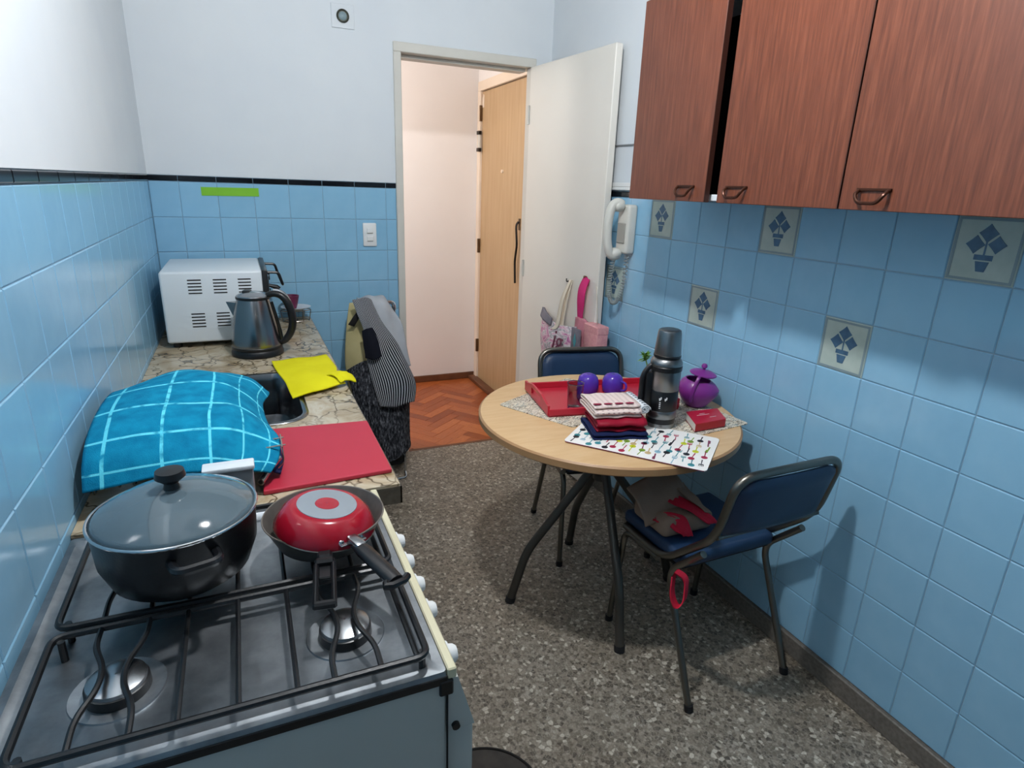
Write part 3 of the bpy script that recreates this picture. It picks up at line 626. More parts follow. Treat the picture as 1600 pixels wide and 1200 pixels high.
# ================================================================== stove
SY_N, SY_F = -2.462, -1.905; SXF = -.331     # near side, far side, front edge of the hob
t = thing('gas_stove', 'grey four-burner gas stove with steel hob and white knobs', 'stove', (SXF, SY_N, 0))
D = SXF - XL - .004; Wt = SY_F - SY_N
MB().box((-D, .002, .06), (-.001, Wt - .002, .788), .003).build('body', 'stove_side', t)
MB().box((-D + .03, .03, 0), (-.04, Wt - .03, .06), .002).build('plinth', 'black_matte', t)
# steel hob top: rim and pressed tray
hb = MB(); lo = [roundrect(-D, 0, 0, Wt, .006, 3), roundrect(-D + .001, -.001, .002, Wt - .002, .006, 3), roundrect(-D + .012, -.014, .016, Wt - .016, .02, 3), roundrect(-D + .020, -.022, .024, Wt - .024, .02, 3)]
zz = [.7912, .7995, .8005, .7943]; n = len(lo[0]); vs = []; fs = []
for lp, z in zip(lo, zz): vs += [(x, y, z) for x, y in lp]
for i in range(3): fs += [(i * n + j, i * n + (j + 1) % n, (i + 1) * n + (j + 1) % n, (i + 1) * n + j) for j in range(n)]
fs += [tuple(range(3 * n, 4 * n)), tuple(range(n))[::-1]]; hb.add(vs, fs); hb.build('hob_top', 'hob', t)
MB().box((-D, -.0015, .779), (.0, .006, .7925), .001).build('seal_strip', 'black', t)
# front: cream strip, sloping control panel, oven door
MB().box((.0, .0, .785), (.0135, Wt, .803), .002).build('front_strip', 'stove_cream', t)
cp = MB(); cp.add([(0, .002, .786), (.016, .002, .784), (.042, .002, .690), (0, .002, .690), (0, Wt - .002, .786), (.016, Wt - .002, .784), (.042, Wt - .002, .690), (0, Wt - .002, .690)], [(0, 1, 2, 3), (4, 7, 6, 5), (0, 4, 5, 1), (1, 5, 6, 2), (2, 6, 7, 3), (0, 3, 7, 4)]); cp.build('control_panel', 'stove_side', t, 0)
for y in (-2.04, -2.115, -2.19, -2.265, -2.375):
    k = MB().lathe([(.019, 0), (.0215, .004), (.020, .010), (.0155, .011), (.014, .020), (.011, .024), (.001, .0245)], 20); k.xf(Matrix.Translation((.017, y - SY_N, .748)) @ Matrix.Rotation(PI / 2 + .05, 4, 'Y')); k.build('knob', 'white_plastic', t)
od = MB().box((.0, .01, .12), (.044, Wt - .01, .682), .006, 2).build('oven_door', 'stove_side', t); MB().box((.043, .09, .30), (.047, Wt - .09, .56), .003).build('oven_window', 'black', od)
bxm = MB().box((-.012, -.003, .760), (.008, .004, .786), .002).build('corner_bracket', 'black', t)
MB().tube([(.012, -.004, .700), (.012, .004, .700)], .006, 12).build('screw', 'black', t)
MB().box((-.0015, -.0012, .06), (.0005, .0015, .775)).build('panel_seam', 'black_matte', t)
def burner(x, y, r):
    b = MB().lathe([(r * 1.25, .7935), (r * 1.22, .7965), (r * .85, .7945), (r * .72, .7945)], 36, (x, y, 0), cap=False).build('burner_dish', 'hob', t)
    MB().lathe([(r * .84, .794), (r * .82, .808), (r * .6, .812), (r * .55, .812)], 36, (x, y, 0), cap=False).build('burner_ring', 'castiron', b)
    MB().lathe([(r * .78, .808), (r * .76, .814), (r * .5, .819), (.001, .8205)], 36, (x, y, 0), cap=False).build('burner_cap', 'steel', b)
bxs = (-.118, -.41); bys = (.133, .430)
for X in bxs:
    for Y in bys: burner(X, Y, .046 if Y < .2 else .050)
def grate(y0, y1):
    g = MB(); z = .826; x0, x1 = -.498, -.024
    g.tube(rpath([(x0, y0, z), (x1, y0, z), (x1, y1, z), (x0, y1, z)], .02, 5, closed=True), .0052, 8, closed=True)
    o = g.build('grate', 'castiron', t)
    bars = MB()
    for cx in bxs:
        for s_ in (-1, 1):
            yc = (y0 + y1) / 2; a = cx + s_ * .030
            bars.tube([Vector(p) for p in rpath([(a, y0, z), (a, y0 + .045, z + .003), (cx + s_ * .013, yc - .018, z + .004), (cx + s_ * .013, yc + .018, z + .004), (a, y1 - .045, z + .003), (a, y1, z)], .018, 4)], .0040, 8)
    for a in (-.194, -.263, -.33): bars.tube([(a, y0, z), (a, y1, z)], .0036, 8)
    bars.build('bars', 'castiron', o)
    for X in (x0 + .012, x1 - .006):
        for Y in (y0 + .012, y1 - .012): MB().tube([(X, Y, z), (X, Y, .793)], .005, 8).build('grate_foot', 'castiron', o)
    MB().tube([(x1 - .012, y0 + .014, z - .010), (x1 - .012, y1 - .014, z - .010)], .0042, 8).build('side_bar', 'castiron', o)
grate(.011, .230); grate(.247, .515)
# ------------------------------------------------------------------ frying pans
PC = Vector((-.449, -2.118, .833))
t = thing('grey_frying_pan', 'wide grey nonstick frying pan under the upturned red pan', 'frying pan', PC, math.radians(-97))
MB().lathe([(.001, .0), (.070, .0), (.080, .006), (.096, .040), (.1015, .050), (.1025, .052), (.1005, .052), (.094, .041), (.078, .009), (.068, .004), (.001, .004)], 48, cap=False).build('pan_body', 'pan_in', t)
MB().tube([(.102 * math.cos(a), .102 * math.sin(a), .052) for a in [2 * PI * i / 64 for i in range(64)]], .0013, 6, closed=True).build('rim', 'pan_rim', t)
hp = MB()
hp.box((.100, -.012, .030), (.125, .012, .046), .004)
hp.box((.122, -.016, .026), (.135, .016, .044), .004); hp.box((.130, -.017, .028), (.232, -.009, .040), .003); hp.box((.130, .009, .028), (.232, .017, .040), .003); hp.box((.225, -.017, .028), (.236, .017, .040), .003)
hp.box((.133, -.010, .028), (.165, .010, .034), .002)
hp.build('handle', 'black', t)
t2 = thing('red_frying_pan', 'small shiny red frying pan lying upside down inside the grey pan', 'frying pan', PC + Vector((-.002, -.026, .043)), math.radians(-66))
t2.rotation_euler = (math.radians(-6), math.radians(5), math.radians(-66))
MB().lathe([(.084, .0), (.0845, .004), (.074, .026), (.062, .038), (.054, .041), (.001, .041)], 48, cap=False).build('pan_body', 'pan_red', t2).modifiers.new('t', 'SOLIDIFY').thickness = .002
MB().lathe([(.050, .0405), (.0495, .0420), (.001, .0422)], 44, cap=False).build('base_disc', 'pan_disc', t2)
MB().lathe([(.020, .0421), (.0195, .0427), (.001, .0428)], 30, cap=False).build('base_mark', 'pan_red', t2)
MB().tube([(.084 * math.cos(a), .084 * math.sin(a), .001) for a in [2 * PI * i / 56 for i in range(56)]], .0013, 6, closed=True).build('rim', 'pan_rim', t2)
hb_ = MB(); hb_.box((.066, -.024, .010), (.086, .024, .013), .001); hb_.box((.072, -.010, .006), (.108, .010, .022), .005, 2); hb_.build('handle_bracket', 'steel', t2)
for s_ in (-1, 1): MB().lathe([(.0052, 0), (.0045, .003), (.001, .004)], 12, (.0755, s_ * .018, .013)).build('rivet', 'chrome', t2)
hm = MB(); hm.tube([(.098, 0, .013), (.115, 0, .012), (.15, 0, .009), (.185, 0, .006), (.198, 0, .005)], [.010, .0125, .0125, .0125, .012], 12)
hm.v = [(x, y * 1.12, (z - .01) * .8 + .01) for x, y, z in hm.v]; hm.tube([(.194, -.014, .005), (.200, -.02, .005), (.203, -.012, .005), (.203, .012, .005), (.196, .024, .004)], .0065, 8); hm.build('handle', 'black', t2)
# ------------------------------------------------------------------ pot with glass lid
t = thing('cooking_pot', 'black cooking pot with domed glass lid at the back of the stove', 'pot', (-.672, -2.135, .834), math.radians(-75))
MB().lathe([(.001, 0), (.080, 0), (.100, .015), (.113, .05), (.116, .105), (.1175, .110), (.114, .110), (.110, .05), (.001, .006)], 48, cap=False).build('pot_body', 'castiron', t)
l_ = MB().lathe([(.116, .111), (.108, .118), (.08, .134), (.045, .145), (.012, .149), (.001, .149)], 48, cap=False).build('glass_lid', 'potglass', t); l_.modifiers.new('t', 'SOLIDIFY').thickness = .003
MB().tube([(.117 * math.cos(a), .117 * math.sin(a), .111) for a in [2 * PI * i / 60 for i in range(60)]], .0026, 8, closed=True).build('lid_rim', 'chrome', l_)
MB().lathe([(.012, .147), (.010, .158), (.022, .168), (.020, .178), (.001, .180)], 24).build('lid_knob', 'black', l_)
for s_ in (-1, 1): MB().tube(rpath([(s_ * .11, -.03, .085), (s_ * .145, -.028, .088), (s_ * .145, .028, .088), (s_ * .11, .03, .085)], .015), .007, 8).build('pot_handle', 'black', t)
# ------------------------------------------------------------------ dish rack, cup, towel
t = thing('dish_rack', 'chrome wire dish rack standing beside the sink under the towel', 'dish rack', (-.69, -1.63, ZK + .012))
rk = MB()
for z, e in ((.030, 0), (.068, .005)): rk.tube(rpath([(-.165 - e, -.15 - e, z), (.130 + e, -.15 - e, z), (.130 + e, .17 + e, z), (-.165 - e, .17 + e, z)], .02, 4, closed=True), .0022, 6, closed=True)
for i in range(11): x = -.15 + i * .027; rk.tube(rpath([(x, -.153, .068), (x, -.15, .018), (x, .17, .018), (x, .173, .068)], .01), .0016, 6)
rk.build('wire_basket', 'wire', t)
for s_, yy in ((1, -.10), (1, .13), (-1, -.10), (-1, .13)): MB().tube(rpath([((.134 if s_ > 0 else -.168), yy, .066), ((.136 if s_ > 0 else -.172), yy, .002), ((.136 if s_ > 0 else -.172), yy - .035, .002), ((.134 if s_ > 0 else -.168), yy - .035, .060)], .012), .0022, 6).build('rack_foot', 'wire', t)
ho = MB(); ho.tube([(.130, -.110, .066), (.198, -.118, .074)], .0018, 6); ho.tube([(.130, -.146, .064), (.200, -.152, .070)], .0018, 6); ho.tube([(.192, -.10, .074), (.192, -.165, .070)], .0018, 6); ho.tube(rpath([(.192, -.152, .072), (.194, -.155, .03), (.180, -.16, .02)], .01), .0018, 6); ho.build('wire_hook', 'wire', t)
def bowl_on(n, loc, r, mat, label, h=.06):
    o = MB().lathe([(r * .55, 0), (r * .6, .002), (r * .95, h * .8), (r, h), (r * .96, h), (r * .85, h * .7), (r * .5, .008), (.001, .007)], 32).build(n, mat); o.location = loc; return tag(o, label, 'bowl')
bowl_on('mixing_bowl', (-.715, -1.60, ZK + .037), .105, 'navy_fabric', 'dark bowl in the dish rack beneath the turquoise towel', .085)
t = thing('cutlery_cup', 'grey plastic cutlery cup between the pot and the dish rack', 'cup', (-.604, -1.870, ZK + .0005))
MB().box((-.045, -.022, 0), (.045, .010, .088), .006, 2).build('cup_body', 'grey_plastic', t); MB().box((-.048, -.026, .084), (.048, .013, .094), .003, 2).build('rim', 'white_metal', t)
o = MB().tube([(-.548, -1.846, ZK + .030), (-.528, -1.800, ZK + .034), (-.505, -1.755, ZK + .040)], [.0075, .0065, .0065], 12).build('tool_handle', 'wire'); tag(o, 'short metal tool handle lying on the red board under the towel', 'handle')
MB().tube([(-.5485, -1.8472, ZK + .030), (-.5478, -1.8455, ZK + .030)], .0045, 12).build('end_hole', 'black', o)
rows = [[(-.86, -1.27, .865), (-.74, -1.25, .905), (-.62, -1.255, .905), (-.565, -1.27, .885), (-.535, -1.29, .862)],
        [(-.86, -1.36, .905), (-.74, -1.35, .945), (-.63, -1.36, .94), (-.555, -1.37, .915), (-.507, -1.385, .875)],
        [(-.86, -1.47, .935), (-.74, -1.47, .965), (-.63, -1.47, .958), (-.565, -1.475, .925), (-.528, -1.48, .875)],
        [(-.86, -1.60, .945), (-.74, -1.61, .965), (-.63, -1.60, .950), (-.565, -1.60, .925), (-.522, -1.61, .870)],
        [(-.86, -1.73, .935), (-.74, -1.74, .955), (-.63, -1.73, .945), (-.555, -1.72, .918), (-.503, -1.725, .872)],
        [(-.86, -1.81, .905), (-.74, -1.82, .92), (-.63, -1.815, .905), (-.56, -1.80, .88), (-.508, -1.79, .855)],
        [(-.86, -1.845, .86), (-.74, -1.85, .875), (-.63, -1.85, .868), (-.575, -1.845, .858), (-.526, -1.835, .846)]]
o = cloth('tea_towel', 'turq', rows, 44, 44, .005, .0028, seed=9, freq=14); tag(o, 'turquoise checked tea towel draped over the dish rack', 'towel')
# second towel end, darker, tucked under
o = cloth('dish_cloth', 'bluecloth', [[(-.60, -1.70, .862), (-.54, -1.69, .858), (-.499, -1.70, .838)], [(-.59, -1.76, .858), (-.53, -1.755, .852), (-.497, -1.75, .826)], [(-.57, -1.815, .846), (-.53, -1.805, .838), (-.508, -1.80, .820)]], 12, 12, .004, .002, seed=3); tag(o, 'dark blue dish cloth showing under the turquoise towel', 'cloth')
# ================================================================== shopping trolley with clothes
t = thing('shopping_trolley', 'black shopping trolley with chrome frame covered with clothes beside the doorway', 'trolley', (.045, -.20, 0))
fm = MB()
for s_ in (-1, 1): fm.tube(rpath([(s_ * .085, -.10, .02), (s_ * .085, -.10, .10), (s_ * .085, .06, .60), (s_ * .085, .07, .86)], .05), .007, 10)
fm.tube(rpath([(-.085, .07, .84), (-.085, .07, .88), (.085, .07, .88), (.085, .07, .84)], .03), .010, 10)
fm.tube(rpath([(-.085, -.10, .03), (-.085, -.13, .006), (.085, -.13, .006), (.085, -.10, .03)], .02), .006, 10)
fm.build('frame', 'chrome', t)
MB().box((-.075, -.105, .065), (.078, .055, .60), .02, 3).build('bag', 'black_matte', t)
MB().tube([(-.10, .075, .055), (.10, .075, .055)], .006, 8).build('axle', 'chrome', t)
for s_ in (-1, 1): MB().lathe([(.015, -.01), (.05, -.012), (.055, -.006), (.055, .006), (.05, .012), (.015, .01)], 24).xf(Matrix.Translation((s_ * .105, .075, .055)) @ Matrix.Rotation(PI / 2, 4, 'Y')).build('wheel', 'rubber', t)
# clothes, back to front
o = cloth('beige_bag', 'beige', [[(-.085, -.14, .885), (-.05, -.155, .888), (.0, -.14, .885)], [(-.112, -.175, .76), (-.055, -.215, .76), (.0, -.19, .75)], [(-.128, -.20, .63), (-.06, -.262, .63), (.0, -.235, .62)], [(-.120, -.20, .50), (-.06, -.27, .48), (.0, -.255, .47)], [(-.105, -.19, .44), (-.06, -.26, .42), (.0, -.25, .41)]], 14, 22, .012, .002, seed=2, freq=5)
tag(o, 'beige cloth bag hanging on the left of the shopping trolley', 'bag')
cloth('strap', 'black_matte', [[(-.112, -.235, .80), (-.085, -.235, .79)], [(-.09, -.24, .835), (-.068, -.245, .82)], [(-.058, -.235, .875), (-.045, -.24, .86)]], 4, 8, .006, .0, parent=o)
o = cloth('grey_shirt', 'greycloth', [[(-.045, -.085, .895), (.02, -.07, .905), (.09, -.09, .900)], [(-.04, -.19, .895), (.03, -.20, .905), (.115, -.165, .86)], [(-.01, -.235, .80), (.07, -.235, .79), (.15, -.195, .775)], [(.04, -.255, .70), (.10, -.25, .69), (.170, -.215, .665)], [(.07, -.27, .61), (.13, -.265, .585), (.182, -.235, .57)]], 18, 22, .005, .004, seed=6, freq=14)
tag(o, 'light grey shirt hanging over the right of the shopping trolley', 'shirt')
o = cloth('tweed_jacket', 'tweed', [[(-.135, -.245, .575), (-.05, -.29, .63), (.03, -.29, .62), (.10, -.27, .60), (.155, -.235, .58)], [(-.110, -.27, .46), (-.05, -.315, .48), (.03, -.33, .48), (.11, -.31, .46), (.165, -.255, .45)], [(-.065, -.285, .31), (-.02, -.325, .32), (.04, -.34, .31), (.11, -.325, .30), (.165, -.27, .30)], [(-.03, -.295, .20), (.01, -.33, .17), (.05, -.345, .14), (.115, -.33, .17), (.160, -.28, .19)], [(.0, -.30, .13), (.02, -.33, .115), (.05, -.342, .115), (.115, -.325, .135), (.158, -.285, .155)]], 26, 30, .010, .004, seed=8, freq=13)
tag(o, 'dark grey tweed jacket hanging low on the shopping trolley', 'jacket')
o = cloth('striped_apron', 'stripe', [[(-.088, -.235, .915), (-.05, -.25, .925), (.0, -.235, .918)], [(-.072, -.275, .845), (-.03, -.29, .83), (.035, -.27, .83)], [(-.045, -.295, .745), (.01, -.31, .74), (.085, -.29, .74)], [(-.045, -.315, .655), (.03, -.335, .66), (.13, -.30, .645)], [(-.025, -.345, .53), (.07, -.365, .54), (.185, -.325, .515)], [(.002, -.36, .415), (.07, -.375, .415), (.172, -.35, .425)]], 30, 40, .005, .003, seed=5, freq=10)
tag(o, 'black and white striped apron on top of the trolley clothes', 'apron')
o = cloth('navy_cap', 'navy_fabric', [[(-.060, -.315, .785), (-.04, -.335, .80), (-.018, -.33, .80)], [(-.058, -.325, .73), (-.030, -.352, .73), (.005, -.342, .73)], [(-.054, -.335, .66), (-.020, -.362, .655), (.012, -.352, .665)]], 10, 12, .010, .001, seed=3); tag(o, 'small navy cap hanging on the striped apron', 'cap')
# ================================================================== round table
TC = Vector((.557, -1.465, 0)); TR = .440
t = thing('round_table', 'round pale wood-topped table on bent tube legs against the wall', 'table', TC)
MB().lathe([(.001, ZT - .004), (TR - .006, ZT - .004), (TR - .006, ZT - .001), (TR - .007, ZT), (.001, ZT)], 96, cap=False).build('table_top', 'laminate', t, 30)
MB().lathe([(.001, ZT - .030), (TR - .008, ZT - .030), (TR, ZT - .024), (TR, ZT - .005), (TR - .006, ZT - .0005)], 96, cap=False).build('edge_band', 'table_edge', t, 30)
MB().lathe([(.050, ZT - .031), (.055, ZT - .04), (.022, ZT - .05), (.022, .50), (.030, .49), (.030, .47), (.001, .47)], 24).build('hub', 'tabletube', t)
for a in (171, 256, 77, -9):
    c, s_ = math.cos(math.radians(a)), math.sin(math.radians(a)); q = lambda r, z: (c * r, s_ * r, z)
    MB().tube(rpath([q(.012, .545), q(.265, .205), q(.318, .012)], .05, 8), .0155, 12).build('leg', 'tabletube', t)
    MB().tube([q(.316, .02), q(.3205, .0)], .018, 12).build('foot_cap', 'rubber', t)
# ------------------------------------------------------------------ placemats
def placemat(name, A, B, W, mat, label, z, print_=False):
    """A -> B is the long front edge; W the depth to the left of it"""
    A, B = Vector(A), Vector(B); d = (B - A); n = Vector((-d.y, d.x)).normalized(); c = (A + B) / 2 + n * W / 2
    o = slab_uv(name, mat, d.length, W, .0022, None, .014); o.location = (c.x, c.y, z); o.rotation_euler.z = math.atan2(d.y, d.x)
    tag(o, label, 'placemat', 'placemats on the round table'); return o, d.length
placemat('word_placemat', (.374, -1.560), (.752, -1.358), .31, 'wordmat', 'cream word-print placemat under the red tray', ZT + .0004)
o_r, _ = placemat('word_placemat', (.66, -1.75), (.951, -1.716), .40, 'wordmat', 'cream word-print placemat under the purple pot by the wall', ZT + .0004)
pm, pl = placemat('utensil_placemat', (.289, -1.648), (.560, -1.963), .262, 'mat_white', 'white placemat printed with colourful kitchen utensils at the table front', ZT + .0030)
# printed utensils: flat prints in several colours
rg = random.Random(11); prints = {}
def utensil(mb, x, y, kind, ln, a):
    c, s_ = math.cos(a), math.sin(a); R = lambda u, v: (x + u * c - v * s_, y + u * s_ + v * c)
    def poly(P): mb.prism([R(*p) for p in P], .0022, .0026)
    def ell(cu, cv, ru, rv, n=14): poly([(cu + ru * math.cos(2 * PI * i / n), cv + rv * math.sin(2 * PI * i / n)) for i in range(n)])
    if kind == 0: ell(ln * .36, 0, .0105, .0095); poly([(-ln * .5, -.0018), (ln * .34, -.0010), (ln * .34, .0010), (-ln * .5, .0018)])
    elif kind == 1:
        poly([(-ln * .5, -.0018), (ln * .2, -.001), (ln * .2, .001), (-ln * .5, .0018)]); poly([(ln * .16, -.006), (ln * .28, -.0075), (ln * .28, .0075), (ln * .16, .006)])
        for v in (-.006, -.002, .002, .006): poly([(ln * .27, v - .001), (ln * .5, v - .001), (ln * .5, v + .001), (ln * .27, v + .001)])
    elif kind == 2: poly([(-ln * .5, -.0022), (-ln * .02, -.0018), (ln * .02, -.005), (ln * .42, -.0055), (ln * .5, .0), (ln * .45, .003), (-.02 * ln, .0025), (-ln * .5, .0022)])
    else: ell(ln * .34, 0, .010, .0095); poly([(-ln * .5, -.0020), (ln * .24, -.0012), (ln * .24, .0012), (-ln * .5, .0020)])
keys = ['u_black', 'u_green', 'u_red', 'u_teal', 'u_plum', 'u_lime', 'u_black', 'u_sky', 'u_orange', 'u_red', 'u_teal']
gi = 0
for iy in range(5):
    for ix in range(16):
        x = -pl / 2 + .022 + ix * (pl - .044) / 15 + rg.uniform(-.004, .004); y = -.262 / 2 + .032 + iy * .0495 + (.022 if ix % 2 else 0) + rg.uniform(-.006, .006)
        if y > .262 / 2 - .022: continue
        k = keys[(gi * 7 + iy) % len(keys)]; gi += 1; mb = prints.setdefault(k, MB())
        utensil(mb, x, y, rg.randrange(4), rg.uniform(.042, .056), PI / 2 * (-1 if rg.random() < .7 else 1) + rg.uniform(-.12, .12))
for k, mb in prints.items(): o = mb.build('printed_utensils', k, pm, 0); o['kind'] = 'stuff'
MB().box((-pl / 2 + .006, -.1316, -.0002), (pl / 2 - .006, -.1306, .002)).build('edge_binding', 'u_plum', pm)
# ------------------------------------------------------------------ red tray
tr_c = Vector((.594, -1.352, ZT + .0032)); t = thing('serving_tray', 'red serving tray with cut-out handles on the word placemat', 'tray', tr_c, math.radians(-9))
tw, td, th_ = .475, .285, .034
MB().box((-tw / 2, -td / 2, 0), (tw / 2, td / 2, .006), .001).build('bottom', 'tray_red', t)
for s_ in (-1, 1): MB().box((-tw / 2, s_ * td / 2 - .004, .006), (tw / 2, s_ * td / 2 + .004, th_ - .006), .0015).build('long_side', 'tray_red', t)
for s_ in (-1, 1):
    e = MB(); x0, x1 = s_ * tw / 2 - .004, s_ * tw / 2 + .004
    e.box((x0, -td / 2 + .004, .006), (x1, td / 2 - .004, .018)); e.box((x0, -td / 2 + .004, .018), (x1, -.055, th_ + .004)); e.box((x0, .055, .018), (x1, td / 2 - .004, th_ + .004))
    e.box((x0, -.055, th_ + .006), (x1, .055, th_ + .018)); e.add([(x0, -td / 2 + .02, th_ + .004), (x1, -td / 2 + .02, th_ + .004), (x1, -.055, th_ + .018), (x0, -.055, th_ + .018), (x0, -.055, th_ + .004), (x1, -.055, th_ + .004)], [(0, 1, 2, 3), (0, 3, 4), (1, 5, 2), (0, 4, 5, 1), (3, 2, 5, 4)])
    e.add([(x0, td / 2 - .02, th_ + .004), (x1, td / 2 - .02, th_ + .004), (x1, .055, th_ + .018), (x0, .055, th_ + .018), (x0, .055, th_ + .004), (x1, .055, th_ + .004)], [(0, 1, 2, 3), (0, 3, 4), (1, 5, 2), (0, 4, 5, 1), (3, 2, 5, 4)])
    e.build('handle_end', 'tray_red', t, 0)
# glass and cups
t = thing('glass_tumbler', 'clear glass tumbler standing on the red tray', 'glass', (.449, -1.425, ZT + .0098))
MB().lathe([(.001, 0), (.0225, 0), (.024, .003), (.0285, .092), (.0272, .092), (.0232, .012), (.001, .010)], 36, cap=False).build('glass_wall', 'glass', t)
MB().lathe([(.0285, .0905), (.0292, .092), (.0285, .0935), (.0272, .092)], 36, cap=False).build('rim', 'glass', t)
for i, (x, y, rz, lb) in enumerate(((.586, -1.280, 1.6, 'upturned purple cup on the red tray, the one beside the glass'), (.676, -1.306, -1.2, 'upturned purple cup on the red tray, the one nearer the thermos'))):
    t = thing('purple_cup', lb, 'cup', (x, y, ZT + .0098), rz, 'upturned purple cups on the tray')
    MB().lathe([(.034, 0), (.0375, .006), (.0395, .022), (.0385, .042), (.034, .057), (.026, .066), (.014, .070), (.001, .0705)], 40, cap=False).build('cup_body', 'purple_cup', t).modifiers.new('t', 'SOLIDIFY').thickness = .002
    MB().tube(rpath([(.036, 0, .048), (.060, 0, .046), (.060, 0, .018), (.038, 0, .014)], .014), .0042, 8).build('cup_handle', 'purple_cup', t)
# ------------------------------------------------------------------ folded towels stack
def folded(name, mat, w, d, h, layers, loc, rz, label, parent=None, th=.0045, wob=.0012):
    """serpentine folded cloth: fold profile runs in local y, extruded along x"""
    pts = []; dz = h / layers
    for k in range(layers):
        z = th / 2 + k * (h - th) / max(1, layers - 1); ys = (-d / 2, d / 2) if k % 2 == 0 else (d / 2, -d / 2)
        n = 7
        for i in range(n): u = i / (n - 1); y = ys[0] + (ys[1] - ys[0]) * u; pts.append((y * (1 - .03 * k), z + .0018 * math.sin(PI * u) * (k > 0)))
    vs = []; fs = []; uv = []; nx = 12; n = len(pts)
    L_ = [0]
    for i in range(1, n): L_.append(L_[-1] + math.hypot(pts[i][0] - pts[i - 1][0], pts[i][1] - pts[i - 1][1]))
    # smooth the profile through the folds
    P = [Vector((0, a, b)) for a, b in pts]; fine = []
    for i in range(n):
        fine.append(P[i])
        if i < n - 1 and (i + 1) % 7 == 0:
            sgn = 1 if P[i].y > 0 else -1; m1 = (P[i] + P[i + 1]) / 2 + Vector((0, sgn * (P[i + 1].z - P[i].z) * .62, 0)); fine += [(P[i] * .4 + m1 * .6) + Vector((0, sgn * .0010, 0)), m1, (P[i + 1] * .4 + m1 * .6) + Vector((0, sgn * .0010, 0))]
    for i, p in enumerate(fine):
        for j in range(nx + 1):
            x = -w / 2 + w * j / nx; vs.append((x, p.y + wob * 2 * math.sin(j * .9 + p.z * 90), p.z + wob * math.sin(j * 1.3 + p.y * 40))); uv.append((j / nx, (p.y / d + .5)))
    for i in range(len(fine) - 1):
        for j in range(nx): a = i * (nx + 1) + j; fs.append((a, a + 1, a + nx + 2, a + nx + 1))
    me = bpy.data.meshes.new(name); me.from_pydata(vs, [], fs); me.materials.append(M[mat]); ul = me.uv_layers.new(name='UVMap')
    for lp in me.loops: ul.data[lp.index].uv = uv[lp.vertex_index]
    me.shade_smooth(); o = bpy.data.objects.new(name, me); COL.objects.link(o); o.modifiers.new('t', 'SOLIDIFY').thickness = th; o.modifiers['t'].offset = 0
    o.location = loc; o.rotation_euler.z = rz; return tag(o, label, 'towel', 'folded towels stacked on the table')
RZ = math.radians(-15); z0 = ZT + .0062
folded('folded_towel', 'bluecloth', .170, .150, .016, 2, (.478, -1.628, z0), RZ, 'dark blue folded cloth at the bottom of the towel stack')
folded('folded_towel', 'redcloth', .155, .135, .034, 3, (.487, -1.618, z0 + .019), RZ, 'dark red folded cloth in the middle of the towel stack', wob=.0018)
tk = folded('folded_towel', 'pinkknit', .150, .140, .034, 4, (.478, -1.598, z0 + .058), RZ + .06, 'pinkish patterned folded towel on top of the towel stack')
rb = MB()
for i in range(4): rb.prism([(-.062 + i * .035 + .014 * math.cos(a), -.048 + .0055 * math.sin(a)) for a in [2 * PI * k / 12 for k in range(12)]], .0378, .0392)
o = rb.build('woven_marks', 'knit_red', tk, 0); o['kind'] = 'stuff'
dt = cloth('rolled_towel', 'dotted', [[(.567, -1.545, z0 + .062), (.592, -1.545, z0 + .074), (.613, -1.55, z0 + .056)], [(.562, -1.59, z0 + .064), (.588, -1.592, z0 + .076), (.606, -1.596, z0 + .054)], [(.556, -1.645, z0 + .060), (.578, -1.648, z0 + .072), (.594, -1.652, z0 + .050)]], 14, 14, .004, .0012, seed=5)
sp = [(.024 - .0006 * i * 1.4) for i in range(22)]
rl = MB(); 
path = [Vector((.578 + .5 * 0, -1.60, z0 + .054))]
def roll(name, mat, c, ax, ln, r0, turns, parent=None):
    ax = Vector(ax).normalized(); sd_ = ax.cross(Vector((0, 0, 1))).normalized(); vs = []; fs = []; N = 40; uv = []
    for i in range(N + 1):
        u = i / N; a = turns * 2 * PI * u; r = r0 * (1 - .72 * u)
        for k in range(5): p = Vector(c) + ax * ln * (k / 4 - .5) + sd_ * r * math.cos(a) + Vector((0, 0, 1)) * r * math.sin(a) * .85; vs.append(tuple(p)); uv.append((k / 4, u))
    for i in range(N):
        for k in range(4): a = i * 5 + k; fs.append((a, a + 1, a + 6, a + 5))
    me = bpy.data.meshes.new(name); me.from_pydata(vs, [], fs); me.materials.append(M[mat]); ul = me.uv_layers.new(name='UVMap')
    for lp in me.loops: ul.data[lp.index].uv = uv[lp.vertex_index]
    me.shade_smooth(); o = bpy.data.objects.new(name, me); COL.objects.link(o); o.modifiers.new('t', 'SOLIDIFY').thickness = .003
    if parent: o.parent = parent
    return o
bpy.data.objects.remove(dt)
o = roll('rolled_towel', 'dotted', (.572, -1.604, z0 + .0735), (.18, .98, 0), .135, .019, 2.3); tag(o, 'white towel with dark dots rolled at the right of the stack', 'towel', 'folded towels stacked on the table')
